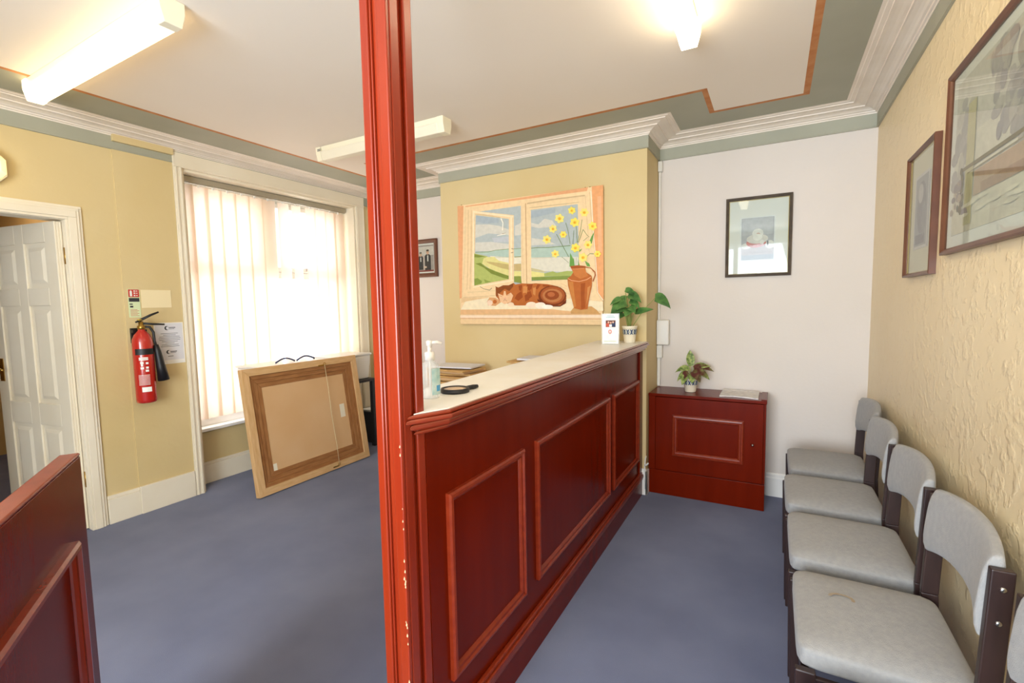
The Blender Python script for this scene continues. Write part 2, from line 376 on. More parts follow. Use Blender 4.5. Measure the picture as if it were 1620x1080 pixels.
# ---------------------------------------------------------------- window 1: surround, sill, frame, glass
b = MB()
for y0, y1 in ((1.866, 1.925), (3.545, 3.655)):
    b.box(XL, XL+.02, y0, y1, 0, 2.404); b.box(XL+.02, XL+.026, y0+.008, y0+.02, 0, 2.404); b.box(XL+.02, XL+.026, y1-.02, y1-.008, 0, 2.404)
b.box(XL, XL+.021, 1.866, 3.655, 2.405, 2.506); b.box(XL+.02, XL+.027, 1.866, 3.655, 2.410, 2.420)
b.box(-4.08, XL+.001, 1.925, 1.942, .0, 2.405); b.box(-4.08, XL+.001, 3.525, 3.545, .0, 2.405); b.box(-4.08, XL+.001, 1.942, 3.525, 2.388, 2.405)
struct(b.build('trim_4', m_cream, bevel=.002))
b = MB(); b.box(-4.06, -3.895, 1.943, 3.524, .425, .452); struct(b.build('trim_5', m_white_gl, bevel=.006))
win = bpy.data.objects.new('window_1', None); COL.objects.link(win); struct(win); win.location = (-4.02, 0, 0)
b = MB()
y0, y1, z0, z1 = 1.943, 3.524, .452, 2.387
b.box(-.035, .035, y0, y0+.06, z0, z1); b.box(-.035, .035, y1-.06, y1, z0, z1); b.box(-.035, .035, y0+.06, y1-.06, z1-.055, z1); b.box(-.035, .035, y0+.06, y1-.06, z0, z0+.06)
b.box(-.035, .035, y0+.06, y1-.06, 1.655, 1.715); b.box(-.035, .035, 2.655, 2.745, 1.715, z1-.055)
for a, c in ((y0+.06, 2.655), (2.745, y1-.06)):
    b.box(-.02, .048, a+.002, c-.002, 1.717, 1.76); b.box(-.02, .048, a+.002, c-.002, z1-.098, z1-.057); b.box(-.02, .048, a+.002, a+.04, 1.76, z1-.098); b.box(-.02, .048, c-.04, c-.002, 1.76, z1-.098)
b.build('window_frame', m_upvc, win, bevel=.004)
MB().box(-.004, .002, y0+.05, y1-.05, z0+.05, z1-.05).build('window_pane', m_glass, win)
b = MB(); b.box(.048, .054, 3.09, 3.10, 1.735, 1.765); b.box(.054, .060, 3.06, 3.11, 1.752, 1.760); b.build('window_handle', m_steel, win)
# added window frame behind the camera, out of view, goes with the fill light
w2 = bpy.data.objects.new('added_window_2', None); COL.objects.link(w2); struct(w2); w2.location = (0, YB-.05, 0)
b = MB()
for x in (-1.6, -.66, .28): b.box(x, x+.07, -.03, .03, .45, 2.42)
b.box(-1.6, .35, -.03, .03, .45, .52); b.box(-1.6, .35, -.03, .03, 2.35, 2.42); b.build('window_frame', m_upvc, w2)

# ---------------------------------------------------------------- vertical blind
bl = thing('vertical_blind', 'cream vertical blind hanging in the bright window recess', 'blind', (-3.885, 0, 0))
b = MB(); b.box(-.022, .022, 1.95, 3.515, 2.345, 2.385); b.box(-.012, .012, 1.95, 3.515, 2.338, 2.346); b.build('headrail', m_headrail, bl, bevel=.003)
vanes = [(1.985, 62), (2.10, 82), (2.205, 84), (2.32, 84), (2.435, 84), (2.55, 84), (2.668, 86), (2.815, 84), (2.945, 78), (3.10, 80), (3.21, 82), (3.33, 84), (3.43, 84)]
for i, (y, a) in enumerate(vanes):
    wv = .128 if i < 7 else (.105, .085, .10, .125, .125, .12)[i-7]
    an = math.radians(a); nx, ny = math.cos(an), math.sin(an)
    zb = .53+.0*i; b = MB(); n = 5; vs = []
    for k in range(n+1):
        t = (k/n-.5)*wv; c_ = .004*(1-(2*k/n-1)**2)
        vs.append((nx*t-c_*ny, ny*t+c_*nx, 2.325)); vs.append((nx*t-c_*ny, ny*t+c_*nx, zb))
    b.add(vs, [(2*k, 2*k+1, 2*k+3, 2*k+2) for k in range(n)], True)
    b.build('vane', m_vane, bl, (0, y, 0))
    b = MB(); b.box(-.004, .004, -.006, .006, 2.318, 2.340); b.build('vane_clip', m_white, bl, (0, y, 0))

# ---------------------------------------------------------------- fluorescent ceiling lights
def fluoro(label, loc, rot, lit, length=1.26):
    t = thing('fluorescent_light', label, 'light', loc, (0, 0, rot), 'fluorescent ceiling battens')
    hl = length/2
    b = MB(); b.hexa([(-hl+.05, -.028, -.031), (hl-.05, -.028, -.031), (hl-.05, .028, -.031), (-hl+.05, .028, -.031), (-hl+.05, -.042, -.0005), (hl-.05, -.042, -.0005), (hl-.05, .042, -.0005), (-hl+.05, .042, -.0005)])
    b.build('light_housing', m_fitting, t, bevel=.002)
    for s in (-1, 1):
        b = MB(); x0, x1 = sorted((s*hl, s*(hl-.049)))
        P = [(-.032, -.098), (.032, -.098), (.046, -.045), (.046, -.0005), (-.046, -.0005), (-.046, -.045)]
        b.add([(x0, y, z) for y, z in P]+[(x1, y, z) for y, z in P], [(0, 1, 2, 3, 4, 5), (11, 10, 9, 8, 7, 6)]+[(i, (i+1) % 6, (i+1) % 6+6, i+6) for i in range(6)])
        b.build('end_cap', (m_diff_dim if lit == 1 else m_diff_on) if (lit and s < 0) or lit == 2 else m_fitting, t, bevel=.003)
    P = [(-.030, -.096), (.030, -.096), (.044, -.045), (.044, -.032), (-.044, -.032), (-.044, -.045)]; a = hl-.0495; b = MB()
    b.add([(-a, y, z) for y, z in P]+[(a, y, z) for y, z in P], [(0, 1, 2, 3, 4, 5), (11, 10, 9, 8, 7, 6)]+[(i, (i+1) % 6, (i+1) % 6+6, i+6) for i in range(6)])
    b.build('diffuser', m_diff_off if not lit else (m_diff_dim if lit == 1 else m_diff_on), t, bevel=.004)
    return t
fluoro('lit fluorescent batten glowing on the ceiling near the panelled door', (-2.70, 1.045, H), 0, 1, 1.35)
fluoro('lit fluorescent batten glowing on the ceiling above the counter and chairs', (-.345, 1.62, H), PI/2, 2)
f3 = fluoro('unlit cream fluorescent batten on the ceiling between the post and the window', (-2.415, 2.515, H), 0, 0, 1.17)
b = MB()
for k in range(3): b.box(-.565, -.53, -.0475, -.0465, -.020-.006*k, -.017-.006*k)
b.build('rating_label', m_inkd, f3)

# ================================================================ COUNTER
ct = thing('reception_counter', 'long mahogany reception counter with moulded panels and cream laminate top', 'counter', (XF, .99, 0))
def L(x, y): return (x-XF, y-.99)
yE = YC-.001
body = MB(); body.box(-.045, 0, -.005, yE-.99, .0, 1.052); body.box(-.26, -.045, yE-1.03, yE-.99, 0, 1.052)
body.build('counter_front', m_mahog, ct)
ln = yE-.99
b = MB(); b.box(0, .016, -.005, ln, 0, .125); b.build('plinth', m_mahog, ct)
b = MB(); b.box(0, .026, -.005, ln, .128, .152); b.box(0, .021, -.005, ln, .112, .128); b.box(0, .018, -.005, ln, .152, .166); b.build('base_moulding', m_mahog_l, ct, bevel=.004)
b = MB(); b.box(0, .012, ln-.075, ln, .166, 1.05); b.build('end_strip', m_mahog, ct, bevel=.002)
def mould_profile(s=1): return [(0, 0), (0, .012*s), (.006, .017*s), (.014, .018*s), (.018, .011*s), (.026, .010*s), (.032, .004*s), (.034, 0)]
def panel_mould(name, parent, mat, y0, y1, z0, z1):
    r = ring(y1-y0, z1-z0, mould_profile())
    o = r.build(name, mat, parent); o.matrix_local = Matrix(((0, 0, 1, 0), (1, 0, 0, y0-.99), (0, 1, 0, z0), (0, 0, 0, 1))); return o
for (a, c) in ((1.065, 1.54), (1.645, 2.60), (2.675, 3.262)): panel_mould('panel_moulding', ct, m_mahog_l, a, c, .272, .845)
def topring(dx, z0, z1, b, lip):
    """worktop outline: front edge, chamfered corner against the post, rear edge"""
    P = [L(-.760-dx, yE), L(-.760-dx, 1.030+dx*.4), (L(-.8165, .905+dx*1.0) if lip else L(-.8165, .938)), L(-.8165, .986), L(-.900, .986), L(-1.05+dx, 1.25), L(-1.15+dx, yE)]
    b.prism(P, z0, z1)
b = MB(); topring(.0, 1.080, 1.093, b, 1); topring(.006, 1.093, 1.104, b, 1); b.build('edge_lipping', m_lip, ct, bevel=.0045, seg=3)
b = MB(); topring(.014, 1.060, 1.0795, b, 1); topring(.026, 1.046, 1.0597, b, 1); b.build('under_moulding', m_lip, ct, bevel=.008, seg=3)
b = MB(); topring(.016, 1.090, ZT, b, 0); b.build('worktop', m_lam, ct, bevel=.001)

# ---------------------------------------------------------------- the post
po = thing('wooden_post', 'tall glossy red-brown wooden post from floor to ceiling at the counter end', 'post', (-.860, .9365, 0))
hx, hy = .029, .0345
b = MB(); b.box(-hx, hx, -hy, hy, 0, H-.001); b.build('post_core', m_mahog_p, po)
def strip(x0, x1, y0, y1): MB().box(x0, x1, y0, y1, 0, H-.001).build('cover_strip', m_mahog_p, po, bevel=.0035)
strip(-.042, -.016, -.0475, -hy); strip(.012, .042, -.0475, -hy)
strip(hx, .042, -.0340, -.002); strip(hx, .042, .017, .0475)
strip(-.042, -hx, -.034, .0475); strip(-.0285, .0285, hy, .0475)
strip(-.0155, -.010, -.0425, -hy)
strip(hx, .037, -.0015, .004)
random.seed(3)
for z, n in ((.86, 3), (.70, 6), (.53, 5), (1.02, 2), (.36, 2)):
    for k in range(n):
        zz = z+random.uniform(-.045, .045); yy = -.0478; xx = .0405+random.uniform(-.004, .0005); s_ = random.uniform(.0012, .003)
        b = MB(); b.prism([(xx-s_, zz-s_), (xx+s_*.5, zz-s_*1.8), (xx+s_, zz+s_*.4), (xx, zz+s_*2.2)], 0, .0006); b.v = [(x, yy-q, y) for x, y, q in b.v]
        b.build('chipped_patch', m_chip, po)

# ---------------------------------------------------------------- low hinged gate at the left
gd = Vector((.853, -.524, 0)).normalized()
gt = thing('counter_gate', 'low mahogany half-height gate standing open in the left foreground', 'gate', (-1.658, .537, 0), (0, 0, math.atan2(gd.y, gd.x)))
# local x along the gate, -y towards the camera side, z up
b = MB(); b.box(0, .74, -.042, 0, .012, .994); b.build('gate_leaf', m_mahog, gt, bevel=.003)
o = ring(.56, .66, mould_profile(1.2)); o = o.build('panel_moulding', m_lip, gt); o.matrix_local = Matrix(((1, 0, 0, .130), (0, 0, 1, .0), (0, 1, 0, .145), (0, 0, 0, 1)))
b = MB(); b.box(.0, .74, -.043, .0005, .994, 1.003); b.build('capping', m_mahog_l, gt, bevel=.004)

# ---------------------------------------------------------------- small mahogany cabinet
cb = thing('wall_cabinet', 'low mahogany cupboard with a framed door against the white wall', 'cabinet', (-.775, YF-.001, 0))
W = .746; D = .315
b = MB(); b.box(0, .018, -D+.02, 0, 0, .712); b.box(W-.018, W, -D+.02, 0, 0, .712); b.box(.018, W-.018, -.012, 0, 0, .712); b.box(.018, W-.018, -D+.02, -.012, .15, .165)
b.build('carcass', m_mahog, cb)
MB().box(-.001, W+.004, -D-.006, 0, .712, .732).build('cabinet_top', m_mahog, cb, bevel=.003)
MB().box(0, W, -D, -D+.0185, 0, .176).build('plinth', m_mahog, cb, bevel=.002)
MB().box(0, .046, -D, -D+.0185, .178, .7115).build('side_stile', m_mahog, cb, bevel=.002)
d_ = MB().box(.048, W-.014, -D-.001, -D+.0185, .180, .708).build('door', m_mahog, cb, bevel=.002)
o = ring(.452, .292, mould_profile(.9)).build('door_moulding', m_mahog_l, d_); o.matrix_local = Matrix(((1, 0, 0, .166), (0, 0, -1, -D-.001), (0, 1, 0, .296), (0, 0, 0, 1)))
b = MB(); b.lathe([(.001, 0), (.010, .0), (.011, .003), (.006, .008), (.004, .012)], n=12); o = b.build('knob', m_steel, d_); o.location = (W-.075, -D-.001, .435); o.rotation_euler = (PI/2, 0, 0)
MB().box(W-.030, W+.0045, -.30, -.005, .7325, .738).build('top_batten', m_mahog, cb)

# ================================================================ CHAIRS
def pad_mesh(x0, x1, y0, y1, z0, z1, crown=.012, r=.03):
    b = MB(); nx, ny = 10, 12; vs = []; fs = []
    def P(i, j, top):
        u, v = i/nx*2-1, j/ny*2-1
        e = max(abs(u), abs(v))**8; x = x0+(x1-x0)*i/nx; y = y0+(y1-y0)*j/ny
        c_ = (1-u*u)*(1-v*v)
        z = (z1-.012*e+crown*c_) if top else (z0+.006*e)
        rr = .010*(abs(u)*abs(v))**10
        return (x-rr*u, y-rr*v, z)
    for top in (0, 1):
        for j in range(ny+1):
            for i in range(nx+1): vs.append(P(i, j, top))
    n = (nx+1)*(ny+1)
    for j in range(ny):
        for i in range(nx):
            a = j*(nx+1)+i; fs.append((a, a+nx+1, a+nx+2, a+1)); fs.append((n+a, n+a+1, n+a+nx+2, n+a+nx+1))
    for i in range(nx): fs.append((i, i+1, n+i+1, n+i)); a = ny*(nx+1)+i; fs.append((a+1, a, n+a, n+a+1))
    for j in range(ny): a = j*(nx+1); fs.append((a+nx+1, a, n+a, n+a+nx+1)); a += nx; fs.append((a, a+nx+1, n+a+nx+1, n+a))
    return b.add(vs, fs, True)
def back_mesh():
    b = MB(); nz, ny = 8, 16; vs = []; fs = []
    def P(i, j, front):
        t = i/nz; s = j/ny*2-1
        top = .800+.018*(1-s*s); bot = .616+.016*(1-s*s)-.016*abs(s)**3
        z = bot+(top-bot)*t
        xm = .440+.030*(1-s*s)+.018*t
        th = .026*(1-abs(2*t-1)**4*.5)
        return (xm+(-th if front else th*.6), s*.2185, z)
    for fr in (1, 0):
        for j in range(ny+1):
            for i in range(nz+1): vs.append(P(i, j, fr))
    n = (nz+1)*(ny+1)
    for j in range(ny):
        for i in range(nz):
            a = j*(nz+1)+i; fs.append((a, a+1, a+nz+2, a+nz+1)); fs.append((n+a, n+a+nz+1, n+a+nz+2, n+a+1))
    for i in range(nz): fs.append((i+1, i, n+i, n+i+1)); a = ny*(nz+1)+i; fs.append((a, a+1, n+a+1, n+a))
    for j in range(ny): a = j*(nz+1); fs.append((a, a+nz+1, n+a+nz+1, n+a)); a += nz; fs.append((a+nz+1, a, n+a, n+a+nz+1))
    return b.add(vs, fs, True)
def make_chair(label):
    t = thing('waiting_chair', label, 'chair', (0, 0, 0), group='grey waiting chairs along the right wall')
    o = pad_mesh(.075, .458, -.219, .219, .392, .462).build('seat', m_grey_fab, t, bevel=.010, seg=3, smooth_all=True)
    o = back_mesh().build('backrest', m_grey_fab, t, bevel=.008, seg=3, smooth_all=True)
    for s in (-1, 1):
        y0, y1 = (.2195, .2415) if s > 0 else (-.2415, -.2195)
        b = MB(); b.hexa([(.078, y0, 0), (.118, y0, 0), (.118, y1, 0), (.078, y1, 0), (.070, y0, .405), (.118, y0, .405), (.118, y1, .405), (.070, y1, .405)])
        b.build('front_leg', m_brown_wd, t, bevel=.004)
        b = MB(); q = (.2375, .2595) if s > 0 else (-.2595, -.2375)
        b.hexa([(.452, y0, 0), (.490, y0, 0), (.490, y1, 0), (.452, y1, 0), (.425, y0, .46), (.468, y0, .46), (.468, y1, .46), (.425, y1, .46)])
        b.hexa([(.425, y0, .46), (.468, y0, .46), (.468, y1, .46), (.425, y1, .46), (.438, y0, .778), (.480, y0, .778), (.480, y1, .778), (.438, y1, .778)])
        up_ = b.build('back_upright', m_brown_wd, t, bevel=.003)
        for z, x in ((.735, .459), (.655, .455)):
            b = MB(); b.lathe([(.001, 0), (.0065, 0), (.0065, .0015), (.004, .003), (.001, .0035)], n=12); o = b.build('bolt', m_steel, up_)
            o.location = (x, y1 if s > 0 else y0, z); o.rotation_euler = (-PI/2 if s > 0 else PI/2, 0, 0)
        b = MB(); b.box(.116, .43, y0+.004, y1-.002, .335, .390); b.build('side_rail', m_brown_wd, t, bevel=.003)
    MB().box(.085, .105, -.2195, .2195, .345, .390).build('front_rail', m_brown_wd, t, bevel=.003)
    MB().box(.440, .458, -.2195, .2195, .345, .390).build('rear_rail', m_brown_wd, t, bevel=.003)
    return t
ch = make_chair('grey upholstered chair partly cut off at the bottom right corner, nearest of the row')
ch.location = (.012, 1.070, 0)
for y, dx, lab in ((1.640, .0, 'grey upholstered chair with a brown ring stain on its seat'),
                   (2.155, -.004, 'grey upholstered chair immediately behind the stained one, third from the white wall'),
                   (2.668, -.008, 'grey upholstered chair next to the farthest one, second from the white wall'),
                   (3.190, .016, 'farthest grey upholstered chair, beside the white end wall')):
    c = copy_tree(ch); c.location = (dx, y, 0); c['label'] = lab
    if 'stain' in lab and 'behind' not in lab:
        st = MB(); R0 = []; R1 = []
        for k in range(17):
            a = -.4+PI*1.15*k/16; R0.append((.200+.034*math.cos(a), .045+.024*math.sin(a), .4745)); R1.append((.200+.025*math.cos(a), .045+.016*math.sin(a), .4745))
        st.add(R0+R1, [(k, k+1, k+18, k+17) for k in range(16)]); st.build('stain_mark', M('tea_stain', 'A08A6C', .95, 'A89B88', 90), c)
